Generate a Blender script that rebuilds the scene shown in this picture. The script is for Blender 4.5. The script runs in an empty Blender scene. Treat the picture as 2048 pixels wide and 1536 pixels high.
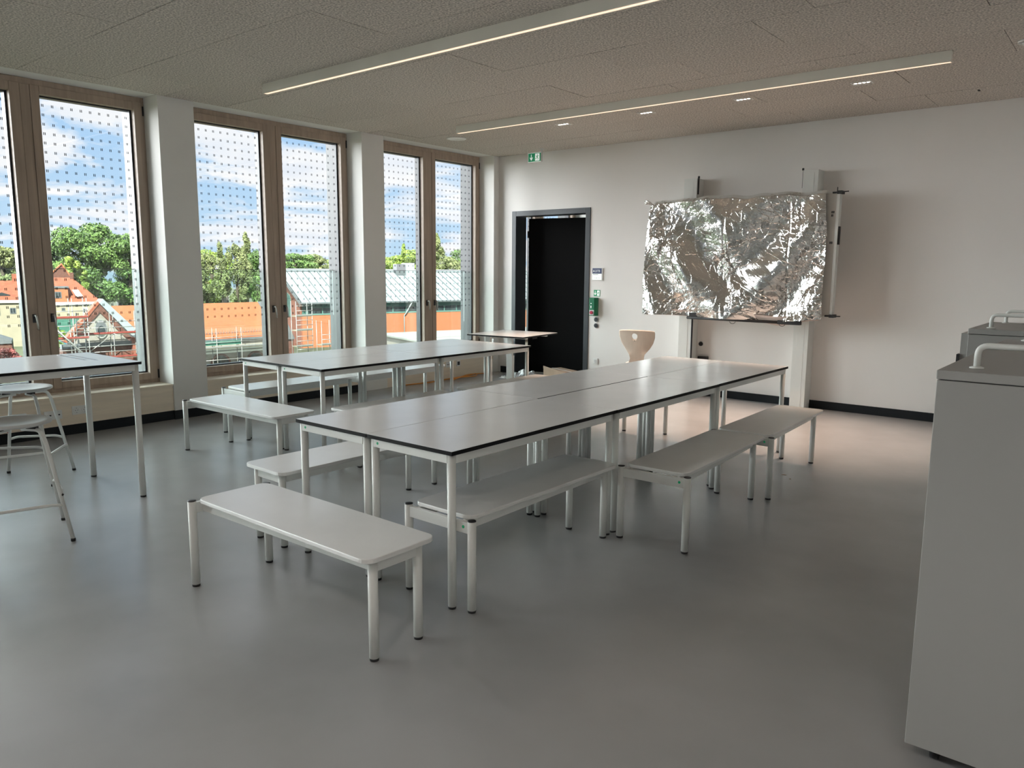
import bpy, bmesh, math, random
from math import sin, cos, pi, radians, hypot
from mathutils import Vector, Matrix, noise
random.seed(7)
D = bpy.data; SC = bpy.context.scene; COL = SC.collection
# ------------------------------------------------------------------ camera
CAM = Vector((7.710, 0.0, 1.570))
yaw, pitch, roll = -0.68668, -0.14762, 0.00729
F = Vector((sin(yaw)*cos(pitch), cos(yaw)*cos(pitch), sin(pitch)))
r0 = F.cross(Vector((0, 0, 1))).normalized(); u0 = r0.cross(F)
RI = cos(roll)*r0 + sin(roll)*u0; UP = -sin(roll)*r0 + cos(roll)*u0
cd = D.cameras.new('camera'); cd.lens = 1536.0/2048*36; cd.sensor_width = 36; cd.clip_end = 2000; cd.clip_start = .05
co = D.objects.new('camera', cd); COL.objects.link(co)
M = Matrix((RI, UP, -F)).transposed().to_4x4(); M.translation = CAM; co.matrix_world = M
SC.camera = co
SC.view_settings.view_transform = 'Standard'; SC.view_settings.look = 'None'
SC.view_settings.gamma = 1; SC.view_settings.use_curve_mapping = False
SC.view_settings.exposure = 0.98
# ------------------------------------------------------------------ world
W = D.worlds.new('sky'); SC.world = W; W.use_nodes = True
nt = W.node_tree; nt.nodes.clear()
def N(t, **k):
    n = nt.nodes.new(t)
    for a, b in k.items(): setattr(n, a, b)
    return n
L = lambda a, b: nt.links.new(a, b)
tc = N('ShaderNodeTexCoord'); sep = N('ShaderNodeSeparateXYZ'); L(tc.outputs['Generated'], sep.inputs[0])
ad = N('ShaderNodeMath', operation='ADD'); L(sep.outputs[2], ad.inputs[0]); ad.inputs[1].default_value = .16
mx_ = N('ShaderNodeMath', operation='MAXIMUM'); L(ad.outputs[0], mx_.inputs[0]); mx_.inputs[1].default_value = .05
dv = []
for i in (0, 1):
    d = N('ShaderNodeMath', operation='DIVIDE'); L(sep.outputs[i], d.inputs[0]); L(mx_.outputs[0], d.inputs[1]); dv.append(d)
cb = N('ShaderNodeCombineXYZ'); L(dv[0].outputs[0], cb.inputs[0]); L(dv[1].outputs[0], cb.inputs[1])
nz = N('ShaderNodeTexNoise'); nz.inputs['Scale'].default_value = 1.55; nz.inputs['Detail'].default_value = 9; nz.inputs['Roughness'].default_value = .58; nz.inputs['Distortion'].default_value = .35
L(cb.outputs[0], nz.inputs['Vector'])
cr = N('ShaderNodeValToRGB'); cr.color_ramp.elements[0].position = .43; cr.color_ramp.elements[1].position = .53
L(nz.outputs[0], cr.inputs[0])
g = N('ShaderNodeValToRGB'); g.color_ramp.elements[0].position = 0.0; g.color_ramp.elements[0].color = (.55, .76, .95, 1)
g.color_ramp.elements[1].position = .45; g.color_ramp.elements[1].color = (.17, .45, .92, 1)
L(sep.outputs[2], g.inputs[0])
nz2 = N('ShaderNodeTexNoise'); nz2.inputs['Scale'].default_value = 2.6; nz2.inputs['Detail'].default_value = 6; L(cb.outputs[0], nz2.inputs['Vector'])
cc = N('ShaderNodeValToRGB'); cc.color_ramp.elements[0].position = .35; cc.color_ramp.elements[0].color = (.82, .88, .97, 1)
cc.color_ramp.elements[1].position = .62; cc.color_ramp.elements[1].color = (.98, .99, 1, 1); L(nz2.outputs[0], cc.inputs[0])
mix = N('ShaderNodeMixRGB'); L(cr.outputs[0], mix.inputs[0]); L(g.outputs[0], mix.inputs[1]); L(cc.outputs[0], mix.inputs[2])
bg = N('ShaderNodeBackground'); L(mix.outputs[0], bg.inputs[0]); bg.inputs[1].default_value = 0.55
wo = N('ShaderNodeOutputWorld'); L(bg.outputs[0], wo.inputs[0])
# ------------------------------------------------------------------ sun (behind the building, lights the houses outside)
sl = D.lights.new('sun', 'SUN'); sl.energy = 9.0; sl.angle = radians(.6); sl.color = (1, .95, .87)
so = D.objects.new('sun', sl); COL.objects.link(so)
so.rotation_euler = Vector((.62, -.55, .75)).to_track_quat('Z', 'Y').to_euler(); so.location = (20, -20, 30)
# added fill: very wide, soft sun disc from the window side, brightens the room
sl2 = D.lights.new('window_side_fill', 'SUN'); sl2.energy = 8.2; sl2.angle = radians(66); sl2.color = (.94, .975, 1.0); sl2.specular_factor = .35
so2 = D.objects.new('window_side_fill', sl2); COL.objects.link(so2); so2.location = (-20, 0, 30)
so2.rotation_euler = Vector((-.90, -.32, .12)).to_track_quat('Z', 'Y').to_euler()

# ------------------------------------------------------------------ materials
def mat(name, col, rough=.5, metal=0, noise_s=None, var=.06, bump=0, bump_s=60, spec=.5, coords='Object', rvar=0, emit=None, es=0, stretch=None, detail=4):
    m = D.materials.new(name); m.use_nodes = True; t = m.node_tree; b = t.nodes['Principled BSDF']
    b.inputs['Base Color'].default_value = (*col, 1); b.inputs['Roughness'].default_value = rough
    b.inputs['Metallic'].default_value = metal; b.inputs['Specular IOR Level'].default_value = spec
    if emit: b.inputs['Emission Color'].default_value = (*emit, 1); b.inputs['Emission Strength'].default_value = es
    c = t.nodes.new('ShaderNodeTexCoord'); src = c.outputs[coords]
    if stretch:
        mp = t.nodes.new('ShaderNodeMapping'); mp.inputs['Scale'].default_value = stretch; t.links.new(src, mp.inputs[0]); src = mp.outputs[0]
    n = t.nodes.new('ShaderNodeTexNoise'); n.inputs['Scale'].default_value = noise_s or 4; n.inputs['Detail'].default_value = detail
    t.links.new(src, n.inputs['Vector'])
    r = t.nodes.new('ShaderNodeValToRGB'); r.color_ramp.elements[0].position = .3; r.color_ramp.elements[1].position = .7
    r.color_ramp.elements[0].color = (*[max(0, x*(1-var)) for x in col], 1); r.color_ramp.elements[1].color = (*[min(1, x*(1+var)) for x in col], 1)
    t.links.new(n.outputs[0], r.inputs[0]); t.links.new(r.outputs[0], b.inputs['Base Color'])
    if rvar:
        mr = t.nodes.new('ShaderNodeMapRange'); mr.inputs[3].default_value = rough-rvar; mr.inputs[4].default_value = rough+rvar
        t.links.new(n.outputs[0], mr.inputs[0]); t.links.new(mr.outputs[0], b.inputs['Roughness'])
    if bump:
        n2 = t.nodes.new('ShaderNodeTexNoise'); n2.inputs['Scale'].default_value = bump_s; n2.inputs['Detail'].default_value = 3
        t.links.new(src, n2.inputs['Vector'])
        bp = t.nodes.new('ShaderNodeBump'); bp.inputs['Strength'].default_value = bump; bp.inputs['Distance'].default_value = .01
        t.links.new(n2.outputs[0], bp.inputs['Height']); t.links.new(bp.outputs[0], b.inputs['Normal'])
    return m
def glassmat(name, tint=(1, 1, 1), ior=1.45, spec=1.0):
    m = D.materials.new(name); m.use_nodes = True; t = m.node_tree; t.nodes.clear()
    o = t.nodes.new('ShaderNodeOutputMaterial'); x = t.nodes.new('ShaderNodeMixShader'); tr = t.nodes.new('ShaderNodeBsdfTransparent')
    gl = t.nodes.new('ShaderNodeBsdfGlossy'); lw = t.nodes.new('ShaderNodeLayerWeight'); lw.inputs[0].default_value = .5
    pw = t.nodes.new('ShaderNodeMath'); pw.operation = 'POWER'; t.links.new(lw.outputs['Facing'], pw.inputs[0]); pw.inputs[1].default_value = 5
    fr = t.nodes.new('ShaderNodeMath'); fr.operation = 'MULTIPLY_ADD'; t.links.new(pw.outputs[0], fr.inputs[0]); fr.inputs[1].default_value = .7; fr.inputs[2].default_value = ((ior-1)/(ior+1))**2
    tr.inputs[0].default_value = (*tint, 1); gl.inputs['Roughness'].default_value = 0.01; gl.inputs[0].default_value = (spec, spec, spec, 1)
    t.links.new(fr.outputs[0], x.inputs[0]); t.links.new(tr.outputs[0], x.inputs[1]); t.links.new(gl.outputs[0], x.inputs[2]); t.links.new(x.outputs[0], o.inputs[0])
    return m
m_wall = mat('wall_paint', (.82, .80, .775), .75, bump=.04, bump_s=180, var=.012, noise_s=1.2)
m_wallw = mat('pier_paint', (.80, .79, .76), .7, bump=.04, bump_s=180, var=.012)
m_white = mat('white_powder_coat', (.74, .75, .72), .38, var=.015)
m_seat = mat('white_laminate', (.78, .78, .76), .26, var=.02, noise_s=6, spec=.9)
m_top = mat('grey_white_laminate', (.73, .72, .70), .22, var=.035, noise_s=3, spec=.9)
m_black = mat('black_core', (.006, .006, .007), .6, var=.1, spec=.2)
m_rubber = mat('black_rubber', (.015, .015, .017), .6, var=.1)
m_base = mat('black_skirting', (.010, .013, .016), .6, var=.1, spec=.25)
m_door = mat('anthracite_frame', (.035, .043, .05), .4, var=.05)
m_leaf = mat('black_door_leaf', (.003, .003, .0035), .7, var=.1, spec=.15)
m_wood = mat('window_wood', (.40, .31, .245), .5, var=.12, noise_s=5, stretch=(6, 6, .35), bump=.03)
m_ply = mat('maple_veneer', (.84, .73, .59), .45, var=.07, noise_s=4, stretch=(6, .5, 6))
m_alu = mat('grey_aluminium', (.085, .093, .097), .45, var=.02)
m_gasket = mat('dark_gasket', (.03, .035, .04), .4, var=.05)
m_chrome = mat('brushed_steel', (.62, .61, .6), .28, 1, var=.03)
m_dark = mat('dark_metal', (.05, .05, .055), .35, .6, var=.05)
m_print = mat('fritted_dot', (.02, .028, .04), .6, var=.05)
m_lamp = mat('luminaire_body', (.80, .78, .70), .5, var=.02)
m_glow = mat('warm_light_strip', (.9, .8, .7), .4, emit=(1, .66, .47), es=.60, var=.02)
m_led = mat('led_lens', (.9, .9, .9), .4, emit=(1, .88, .74), es=8, var=.02)
m_green = mat('green_box', (.0, .16, .07), .35, var=.04)
m_sign = mat('green_sign', (.0, .23, .095), .4, emit=(0, .3, .12), es=.12, var=.03)
m_signw = mat('sign_white', (.85, .88, .85), .4, emit=(.8, .9, .85), es=.25, var=.02)
m_red = mat('red_button', (.45, .02, .06), .35, var=.05)
m_blue = mat('blue_plate', (.06, .08, .17), .4, var=.04)
m_plate = mat('light_plate', (.62, .62, .62), .4, var=.02)
m_sock = mat('socket_white', (.82, .82, .80), .3, var=.01)
m_card = mat('cardboard', (.33, .23, .16), .8, var=.08, noise_s=8)
m_cab = mat('cabinet_laminate', (.33, .325, .31), .45, var=.015)
m_shell = mat('beech_shell', (.58, .50, .42), .45, var=.05, noise_s=6, stretch=(4, 4, .5))
m_board = mat('board_white', (.70, .68, .64), .25, var=.01)
m_cable = mat('orange_cable', (.75, .28, .03), .5, var=.05)
m_glass = glassmat('window_glass', (.995, .993, .985))
m_bal = glassmat('balustrade_glass', (.90, .96, .94))
m_film = glassmat('clear_film', (.86, .87, .88), 1.5, .9)
m_stool = mat('stool_shell_grey', (.55, .56, .55), .28, var=.02)
# floor
m_floor = mat('grey_linoleum', (.315, .312, .312), .27, var=.15, noise_s=.9, spec=1.0, detail=9, bump=.015, bump_s=25)
# ceiling panel: wood-wool texture, slight tone difference per panel
m_ceil = mat('wood_wool_panel', (.59, .54, .49), .95, var=.45, noise_s=70, bump=.4, bump_s=90, spec=.1, coords='Object', detail=2)
t = m_ceil.node_tree; oi = t.nodes.new('ShaderNodeObjectInfo'); b = t.nodes['Principled BSDF']
mr = t.nodes.new('ShaderNodeMapRange'); mr.inputs[3].default_value = .975; mr.inputs[4].default_value = 1.025; t.links.new(oi.outputs['Random'], mr.inputs[0])
mm = t.nodes.new('ShaderNodeMixRGB'); mm.blend_type = 'MULTIPLY'; mm.inputs[0].default_value = 1
src = b.inputs['Base Color'].links[0].from_socket; t.links.new(src, mm.inputs[1]); t.links.new(mr.outputs[0], mm.inputs[2]); t.links.new(mm.outputs[0], b.inputs['Base Color'])
m_void = mat('ceiling_void', (.05, .048, .045), .9, var=.1)
# foil
m_foil = mat('aluminised_foil', (.80, .79, .77), .12, 1, var=.03, noise_s=3, bump=.12, bump_s=30)
m_foilback = mat('foil_back', (.62, .50, .44), .5, var=.04)

# ------------------------------------------------------------------ geometry helpers
def box(bm, x0, x1, y0, y1, z0, z1, mi=0, mw=None):
    vs = [bm.verts.new((x, y, z)) for z in (z0, z1) for x, y in ((x0, y0), (x1, y0), (x1, y1), (x0, y1))]
    fs = [(0, 3, 2, 1), (4, 5, 6, 7), (0, 1, 5, 4), (1, 2, 6, 5), (2, 3, 7, 6), (3, 0, 4, 7)]
    for f in fs: bm.faces.new([vs[i] for i in f]).material_index = mi
    if mw is not None:
        for v in vs: v.co = mw @ v.co
    return vs
def prism(bm, pts, axis, a0, a1, mi=0, mside=None):
    """extrude a polygon along an axis: 'z' pts=(x,y); 'x' pts=(y,z); 'y' pts=(x,z)"""
    def P(p, a): return {'z': (p[0], p[1], a), 'x': (a, p[0], p[1]), 'y': (p[0], a, p[1])}[axis]
    A = [bm.verts.new(P(p, a0)) for p in pts]; B = [bm.verts.new(P(p, a1)) for p in pts]; n = len(pts)
    bm.faces.new(A[::-1]).material_index = mi; bm.faces.new(B).material_index = mi
    for i in range(n):
        bm.faces.new((A[i], A[(i+1) % n], B[(i+1) % n], B[i])).material_index = mi if mside is None else mside
    return A+B
def tube(bm, pts, r, n=10, mi=0, caps=True, closed=False):
    pts = [Vector(p) for p in pts]; rings = []
    m = len(pts); prev = None
    for i, p in enumerate(pts):
        if closed: d = (pts[(i+1) % m]-pts[i-1]).normalized()
        else: d = ((pts[min(i+1, m-1)]-p).normalized()+(p-pts[max(i-1, 0)]).normalized()).normalized()
        if prev is None:
            a = d.cross(Vector((0, 0, 1))); a = a if a.length > .01 else d.cross(Vector((1, 0, 0))); a.normalize()
        else:
            a = prev-d*prev.dot(d); a.normalize()
        prev = a; b = d.cross(a)
        rings.append([bm.verts.new(p+r*(cos(2*pi*k/n)*a+sin(2*pi*k/n)*b)) for k in range(n)])
    for i in range(m if closed else m-1):
        A, B = rings[i], rings[(i+1) % m]
        for k in range(n):
            f = bm.faces.new((A[k], A[(k+1) % n], B[(k+1) % n], B[k])); f.material_index = mi; f.smooth = True
    if caps and not closed:
        bm.faces.new(rings[0][::-1]).material_index = mi; bm.faces.new(rings[-1]).material_index = mi
def cyl(bm, p0, p1, r, n=16, mi=0): tube(bm, [p0, p1], r, n, mi)
def rounded(path, rad, seg=5):
    out = []; P = [Vector(p) for p in path]
    for i, p in enumerate(P):
        if i in (0, len(P)-1): out.append(p); continue
        a = (P[i-1]-p); b = (P[i+1]-p); k = min(rad, a.length*.45, b.length*.45); a = p+a.normalized()*k; b = p+b.normalized()*k
        for s in range(seg+1):
            t_ = s/seg; out.append((1-t_)**2*a+2*t_*(1-t_)*p+t_*t_*b)
    return out
def rrect(x0, x1, y0, y1, r, seg=5):
    out = []
    for cx, cy, a0 in ((x1-r, y1-r, 0), (x0+r, y1-r, 90), (x0+r, y0+r, 180), (x1-r, y0+r, 270)):
        for s in range(seg+1):
            a = radians(a0+90*s/seg); out.append((cx+r*cos(a), cy+r*sin(a)))
    return out
def lathe(bm, prof, n=32, cx=0, cy=0, mi=0):
    rings = []
    for r, z in prof:
        rings.append([bm.verts.new((cx+r*cos(2*pi*k/n), cy+r*sin(2*pi*k/n), z)) for k in range(n)] if r > 1e-5 else [bm.verts.new((cx, cy, z))])
    for A, B in zip(rings, rings[1:]):
        for k in range(n):
            k2 = (k+1) % n
            if len(A) == 1 and len(B) == 1: continue
            if len(A) == 1: f = bm.faces.new((A[0], B[k2], B[k]))
            elif len(B) == 1: f = bm.faces.new((A[k], A[k2], B[0]))
            else: f = bm.faces.new((A[k], A[k2], B[k2], B[k]))
            f.smooth = True; f.material_index = mi
def obj(name, bm, mats, parent=None, bevel=0, smooth=False, **props):
    bmesh.ops.recalc_face_normals(bm, faces=bm.faces)
    me = D.meshes.new(name); bm.to_mesh(me); bm.free()
    for m in (mats if isinstance(mats, (list, tuple)) else [mats]): me.materials.append(m)
    if smooth:
        for p in me.polygons: p.use_smooth = True
    o = D.objects.new(name, me); COL.objects.link(o); o.parent = parent
    if bevel:
        md = o.modifiers.new('bevel', 'BEVEL'); md.width = bevel; md.segments = 2; md.limit_method = 'ANGLE'; md.angle_limit = radians(50); md.harden_normals = False
    for k, v in props.items(): o[k] = v
    return o
def B(): return bmesh.new()
def boxobj(name, dims, mt, parent=None, bevel=0, **p):
    bm = B(); box(bm, *dims); return obj(name, bm, mt, parent, bevel, **p)
def thing(name, label, cat, loc=(0, 0, 0), rz=0, group=None):
    o = D.objects.new(name, None); COL.objects.link(o); o.location = loc; o.rotation_euler = (0, 0, rz)
    o.empty_display_size = .1; o['label'] = label; o['category'] = cat
    if group: o['group'] = group
    return o
def tag(o, label, cat, group=None):
    o['label'] = label; o['category'] = cat
    if group: o['group'] = group
    return o
def struct_empty(name, loc=(0, 0, 0)):
    o = D.objects.new(name, None); COL.objects.link(o); o.location = loc; o['kind'] = 'structure'; return o
def dup(root, loc, rz, label, group=None):
    r = root.copy(); COL.objects.link(r); r.location = loc; r.rotation_euler = (0, 0, rz); r['label'] = label
    if group: r['group'] = group
    for ch in list(root.children):
        c = ch.copy(); COL.objects.link(c); c.parent = r
        for g_ in ch.children:
            d = g_.copy(); COL.objects.link(d); d.parent = c
    return r
def text(name, s, size, mw, mt, parent, depth=.0008, align='LEFT', **p):
    cu = D.curves.new(name, 'FONT'); cu.body = s; cu.size = size; cu.extrude = depth; cu.align_x = align; cu.resolution_u = 3
    o = D.objects.new(name+'_tmp', cu); COL.objects.link(o); bpy.context.view_layer.update()
    me = D.meshes.new_from_object(o.evaluated_get(bpy.context.evaluated_depsgraph_get())); D.objects.remove(o)
    me.transform(mw); me.materials.clear(); me.materials.append(mt)
    x = D.objects.new(name, me); COL.objects.link(x); x.parent = parent
    for k, v in p.items(): x[k] = v
    return x

# ------------------------------------------------------------------ room shell
HC = 3.241; BW = 9.06; XR = 9.6; YF = -3.6; OUT = -.44
fl = boxobj('floor', (OUT, XR+.2, YF-.2, 11.8, -.25, 0), m_floor, kind='structure')
bm = B()   # back wall with door opening
box(bm, 0, .27, BW, BW+.24, 0, 3.45); box(bm, 1.67, XR, BW, BW+.24, 0, 3.45); box(bm, .27, 1.67, BW, BW+.24, 2.43, 3.45)
obj('wall_back', bm, m_wall, kind='structure')
boxobj('wall_right', (XR, XR+.2, YF-.2, BW+.24, 0, 3.45), m_wall, kind='structure')
boxobj('wall_front', (OUT, XR, YF-.2, YF, 0, 3.45), m_wall, kind='structure')
# window wall: piers, lintel, parapet
WIN = [(-3.42, -1.23), (-.865, 1.325), (1.69, 3.868), (4.24, 6.427), (6.785, 8.945), (9.36, 11.5)]
wl = struct_empty('wall_left')
piers = [(YF, -3.42), (-1.23, -.865), (1.325, 1.69), (3.868, 4.24), (6.427, 6.785), (8.945, 9.36), (11.5, 11.8)]
for a, b_ in piers: boxobj('pier', (OUT, 0, a, b_, 0, 3.45), m_wallw, wl)
boxobj('lintel', (OUT, 0, YF, 11.8, 3.252, 3.45), m_wallw, wl)
for a, b_ in WIN: boxobj('parapet', (OUT, -.31, a, b_, 0, .36), m_wallw, wl)
# ceiling
ce = boxobj('ceiling', (OUT, XR+.2, YF-.2, 11.8, 3.275, 3.55), m_void, kind='structure')
rows = [2.63-.645*k for k in range(10, 0, -1)]+[2.63, 3.275, 3.93, 4.57, 5.25, 5.89, 6.51, 7.19, 7.785, 8.37, 9.055]
pm = {}
for i, (ya, yb) in enumerate(zip(rows, rows[1:])):
    ph = 5.465 if (i-10) % 2 == 0 else 4.59
    x = ph-1.3*8
    while x < XR:
        xa, xb = max(x+.002, .012), min(x+1.298, XR-.002)
        if xb-xa > .05:
            ga, gb = .002, .002
            key = (round(xb-xa, 3), round(yb-ya, 3))
            if key not in pm:
                bm = B(); box(bm, 0, key[0], ga, key[1]-gb, 0, .03); o = obj('ceiling_panel', bm, m_ceil, ce); pm[key] = o.data
            else:
                o = D.objects.new('ceiling_panel', pm[key]); COL.objects.link(o); o.parent = ce
            o.location = (xa, ya, HC+random.choice((0, 0, .001, .002)))
        x += 1.3
boxobj('access_slot', (6.318, 6.334, 8.43, 8.50, HC-.002, HC+.004), m_black, ce)
# baseboards
bh = .093
for a, b_ in [(YF, -3.42), (-1.23, -.865), (1.325, 1.69), (3.868-.012, 4.24+.012)]:
    boxobj('baseboard_left', (0, .013, a, b_, 0, bh), m_base, kind='structure')
for a, b_ in WIN[:4]:
    boxobj('baseboard_left', (-.024, -.008, a, b_, 0, bh), m_base, kind='structure')
boxobj('baseboard_back', (1.67, XR, BW-.014, BW, 0, bh), m_base, kind='structure')
boxobj('baseboard_back', (0.06, .27, BW-.014, BW, 0, bh), m_base, kind='structure')
boxobj('baseboard_right', (XR-.014, XR, YF, BW-.014, 0, bh), m_base, kind='structure')
boxobj('baseboard_front', (0, XR-.014, YF, YF+.014, 0, bh), m_base, kind='structure')
# ------------------------------------------------------------------ windows
def casement(root, y0, y1, gy0, gy1, hy, hinge_y):
    bm = B(); xf, xb = -.28, -.35; z0, z1, gz0, gz1 = .405, 3.20, .475, 3.125
    box(bm, xb, xf, y0, gy0, z0, z1); box(bm, xb, xf, gy1, y1, z0, z1)
    box(bm, xb, xf, gy0, gy1, z0, gz0); box(bm, xb, xf, gy0, gy1, gz1, z1)
    c = obj('casement', bm, m_wood, root, .004)
    bm = B(); w = .018                       # dark outer gasket and cap around the pane
    for a in ((gy0-.04, gy0+w), (gy1-w, gy1+.04)): box(bm, -.43, -.351, *a, gz0-.04, gz1+.04)
    for a in ((gz0-.04, gz0+.012), (gz1-.012, gz1+.04)): box(bm, -.43, -.351, gy0+w, gy1-w, *a)
    obj('gasket', bm, m_gasket, c)
    boxobj('glass_pane', (-.376, -.368, gy0+.002, gy1-.002, gz0+.002, gz1-.002), m_glass, c)
    bm = B(); nc = int(round((gy1-gy0-.09)/.0868)); st = (gy1-gy0-.10)/nc
    for i in range(nc+1):
        for k in range(25):
            y = gy0+.05+i*st; z = 3.045-.0842*k
            for dy in (-.009, .0035):
                q = [bm.verts.new((-.3672, y+dy+a, z+b_)) for a, b_ in ((0, -.012), (.0065, -.012), (.0065, .012), (0, .012))]
                bm.faces.new(q)
    obj('bird_protection_print', bm, m_print, c, kind='stuff')
    bm = B(); box(bm, xf, xf+.012, hy-.014, hy+.014, 1.05, 1.13)
    tube(bm, rounded([(xf+.01, hy, 1.115), (xf+.055, hy, 1.12), (xf+.058, hy+.006, 1.05), (xf+.045, hy+.014, .985)], .02), .0085, 8, 1)
    obj('handle', bm, [m_dark, m_chrome], c)
    for z in (.46, 3.12):
        bm = B(); cyl(bm, (xf-.002, hinge_y, z-.045), (xf-.002, hinge_y, z+.045), .008, 8); obj('hinge', bm, m_rubber, c)
def window(idx, y0, y1):
    w = struct_empty('window_%d' % idx)
    bm = B(); s = (y1-y0)/2.187
    Y = lambda a: y0+a*s
    box(bm, -.42, -.29, y0, Y(.03), .36, 3.25); box(bm, -.42, -.29, Y(2.155), y1, .36, 3.25)
    box(bm, -.42, -.29, Y(.03), Y(2.155), .36, .405); box(bm, -.42, -.29, Y(.03), Y(2.155), 3.195, 3.25)
    box(bm, -.42, -.285, Y(1.067), Y(1.148), .405, 3.195)
    obj('frame', bm, m_wood, w, .003)
    casement(w, Y(.02), Y(1.065), Y(.11), Y(.98), Y(1.03), Y(.012))
    casement(w, Y(1.15), Y(2.165), Y(1.225), Y(2.085), Y(1.185), Y(2.173))
    boxobj('sill_panel', (-.30, -.020, y0+.001, y1-.001, 0, .35), m_ply, w)
    boxobj('sill_board', (-.30, -.010, y0+.001, y1-.001, .35, .37), m_ply, w, .002)
    bm = B()
    for a, b_ in ((Y(0)-.10, Y(.05)), (Y(2.115), Y(2.30))): box(bm, -.62, -.435, a, b_, .30, 3.35)
    box(bm, -.62, -.435, Y(.05), Y(2.115), 3.19, 3.35); box(bm, -.62, -.435, Y(.05), Y(2.115), .30, .40)
    obj('outer_reveal', bm, m_alu, w)
    boxobj('balustrade_glass', (-.56, -.545, Y(.052), Y(2.113), .42, 1.545), m_bal, w)
    boxobj('balustrade_rim', (-.562, -.543, Y(.052), Y(2.113), 1.545, 1.551), m_gasket, w)
for i, (a, b_) in enumerate(WIN): window(i+1, a, b_)
# facade strip above and below, outside
boxobj('wall_outer', (-.60, OUT, YF-.2, 11.8, 3.36, 4.2), m_alu, kind='structure')
boxobj('wall_outer', (-.60, OUT, YF-.2, 11.8, -11, .29), m_alu, kind='structure')
# ------------------------------------------------------------------ door and corridor
dr = struct_empty('door_1')
bm = B()
box(bm, .27, .346, BW-.012, BW+.24, 0, 2.43); box(bm, 1.592, 1.67, BW-.012, BW+.24, 0, 2.43); box(bm, .346, 1.592, BW-.012, BW+.24, 2.355, 2.43)
obj('door_frame', bm, m_door, dr, .003)
bm = B(); box(bm, 0, 1.29, 0, .055, .012, 2.335)
lf = obj('door_leaf', bm, m_leaf, dr, .003); lf.location = (.386, BW+.25, 0); lf.rotation_euler = (0, 0, radians(14))
for z in (.35, 2.1):
    bm = B(); cyl(bm, (.366, BW+.262, z-.05), (.366, BW+.262, z+.05), .013, 10); obj('hinge', bm, m_dark, dr)
boxobj('wall_corridor', (0, XR, 11.6, 11.8, 0, 3.45), m_wall, kind='structure')
boxobj('wall_corridor', (3.2, 3.3, BW+.24, 11.6, 0, 3.275), m_wall, kind='structure')

# ------------------------------------------------------------------ tables
def make_table(w, l, h, label, cat_group, corner_dot=True, top_t=.020, leg_r=.02):
    """corner at origin, spans +x = w, +y = l"""
    t = thing('table', label, 'table', group=cat_group)
    bm = B(); g_ = .0015
    box(bm, g_, w-g_, g_, l-g_, h-top_t, h-.0012, 1); box(bm, g_+.0008, w-g_-.0008, g_+.0008, l-g_-.0008, h-.0012, h, 0)
    obj('table_top', bm, [m_top, m_black], t)
    bm = B(); a = .012; th = .022; z0, z1 = h-top_t-.042, h-top_t
    box(bm, a+.03, w-a-.03, a, a+th, z0, z1); box(bm, a+.03, w-a-.03, l-a-th, l-a, z0, z1)
    box(bm, a, a+th, a+.03, l-a-.03, z0, z1); box(bm, w-a-th, w-a, a+.03, l-a-.03, z0, z1)
    obj('apron_frame', bm, m_white, t, .002)
    for x in (a+leg_r, w-a-leg_r):
        for y in (a+leg_r, l-a-leg_r):
            bm = B(); cyl(bm, (x, y, .012), (x, y, h-top_t-.0005), leg_r, 18); lg = obj('leg', bm, m_white, t)
            bm = B(); cyl(bm, (x, y, 0), (x, y, .012), leg_r*.92, 16); obj('foot_cap', bm, m_rubber, lg)
    if corner_dot:
        bm = B(); cyl(bm, (a+.06, a-.0012, h-top_t-.02), (a+.06, a, h-top_t-.02), .007, 12); obj('sticker_dot', bm, m_sign, t, label='small green round sticker')
    return t
TX, TY, TW, TL = 4.196, 2.428, .5886, 1.4
TS = (TW, TL)
G1 = 'tables pushed together in the near group of six'
lab1 = {(0, 0): 'near group: white topped table at its window-side near corner, green dot on frame', (1, 0): 'near group: white topped table at its near right corner, closest to camera',
        (0, 1): 'near group: middle table of the window-side row', (1, 1): 'near group: middle table of the right-hand row beside the long benches',
        (0, 2): 'near group: far table of the window-side row, in front of the chair', (1, 2): 'near group: far right table, nearest the foil covered board'}
t0 = make_table(TW, TL, .76, lab1[(0, 0)], G1); t0.location = (TX, TY, 0)
for (i, j), lb in lab1.items():
    if (i, j) == (0, 0): continue
    dx = {(0, 1): -.006, (1, 1): .004}.get((i, j), 0)
    dup(t0, (TX+i*TW+dx, TY+j*TL, 0), 0, lb)
G2 = 'tables pushed together in the far group of four'
lab2 = {(0, 0): 'far group: white topped table at its near window-side corner', (1, 0): 'far group: white topped table at its near right corner, above the transverse bench',
        (0, 1): 'far group: rear table on the window side', (1, 1): 'far group: rear right table, in front of the black door'}
t1 = None
for (i, j), lb in lab2.items():
    if t1 is None: t1 = make_table(.598, 1.38, .76, lb, G2); t1.location = (1.415, 3.785, 0)
    else: dup(t1, (1.415+i*.598, 3.785+j*1.38, 0), 0, lb)
ht = make_table(.86, 1.85, .94, 'high white topped table at left edge of picture, by the first window', None, False, .018, .021); ht.name = 'high_table'; ht.location = (1.655, .545, 0)
# ridges of protective film left on the high table
for k, (x0, x1, y) in enumerate(((.05, .52, 1.62), (.10, .60, 1.67))):
    bm = B(); P_ = [(x0+(x1-x0)*q/12, y, .9405+.004*abs(sin(q*1.3+k))) for q in range(13)]
    A_ = [bm.verts.new((p[0], y, .9403)) for p in P_]; M_ = [bm.verts.new((p[0], y+.012, p[2])) for p in P_]; C_ = [bm.verts.new((p[0], y+.024, .9403)) for p in P_]
    for q in range(12): bm.faces.new((A_[q], A_[q+1], M_[q+1], M_[q])); bm.faces.new((M_[q], M_[q+1], C_[q+1], C_[q]))
    obj('film_crease', bm, m_film, ht)

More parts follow.
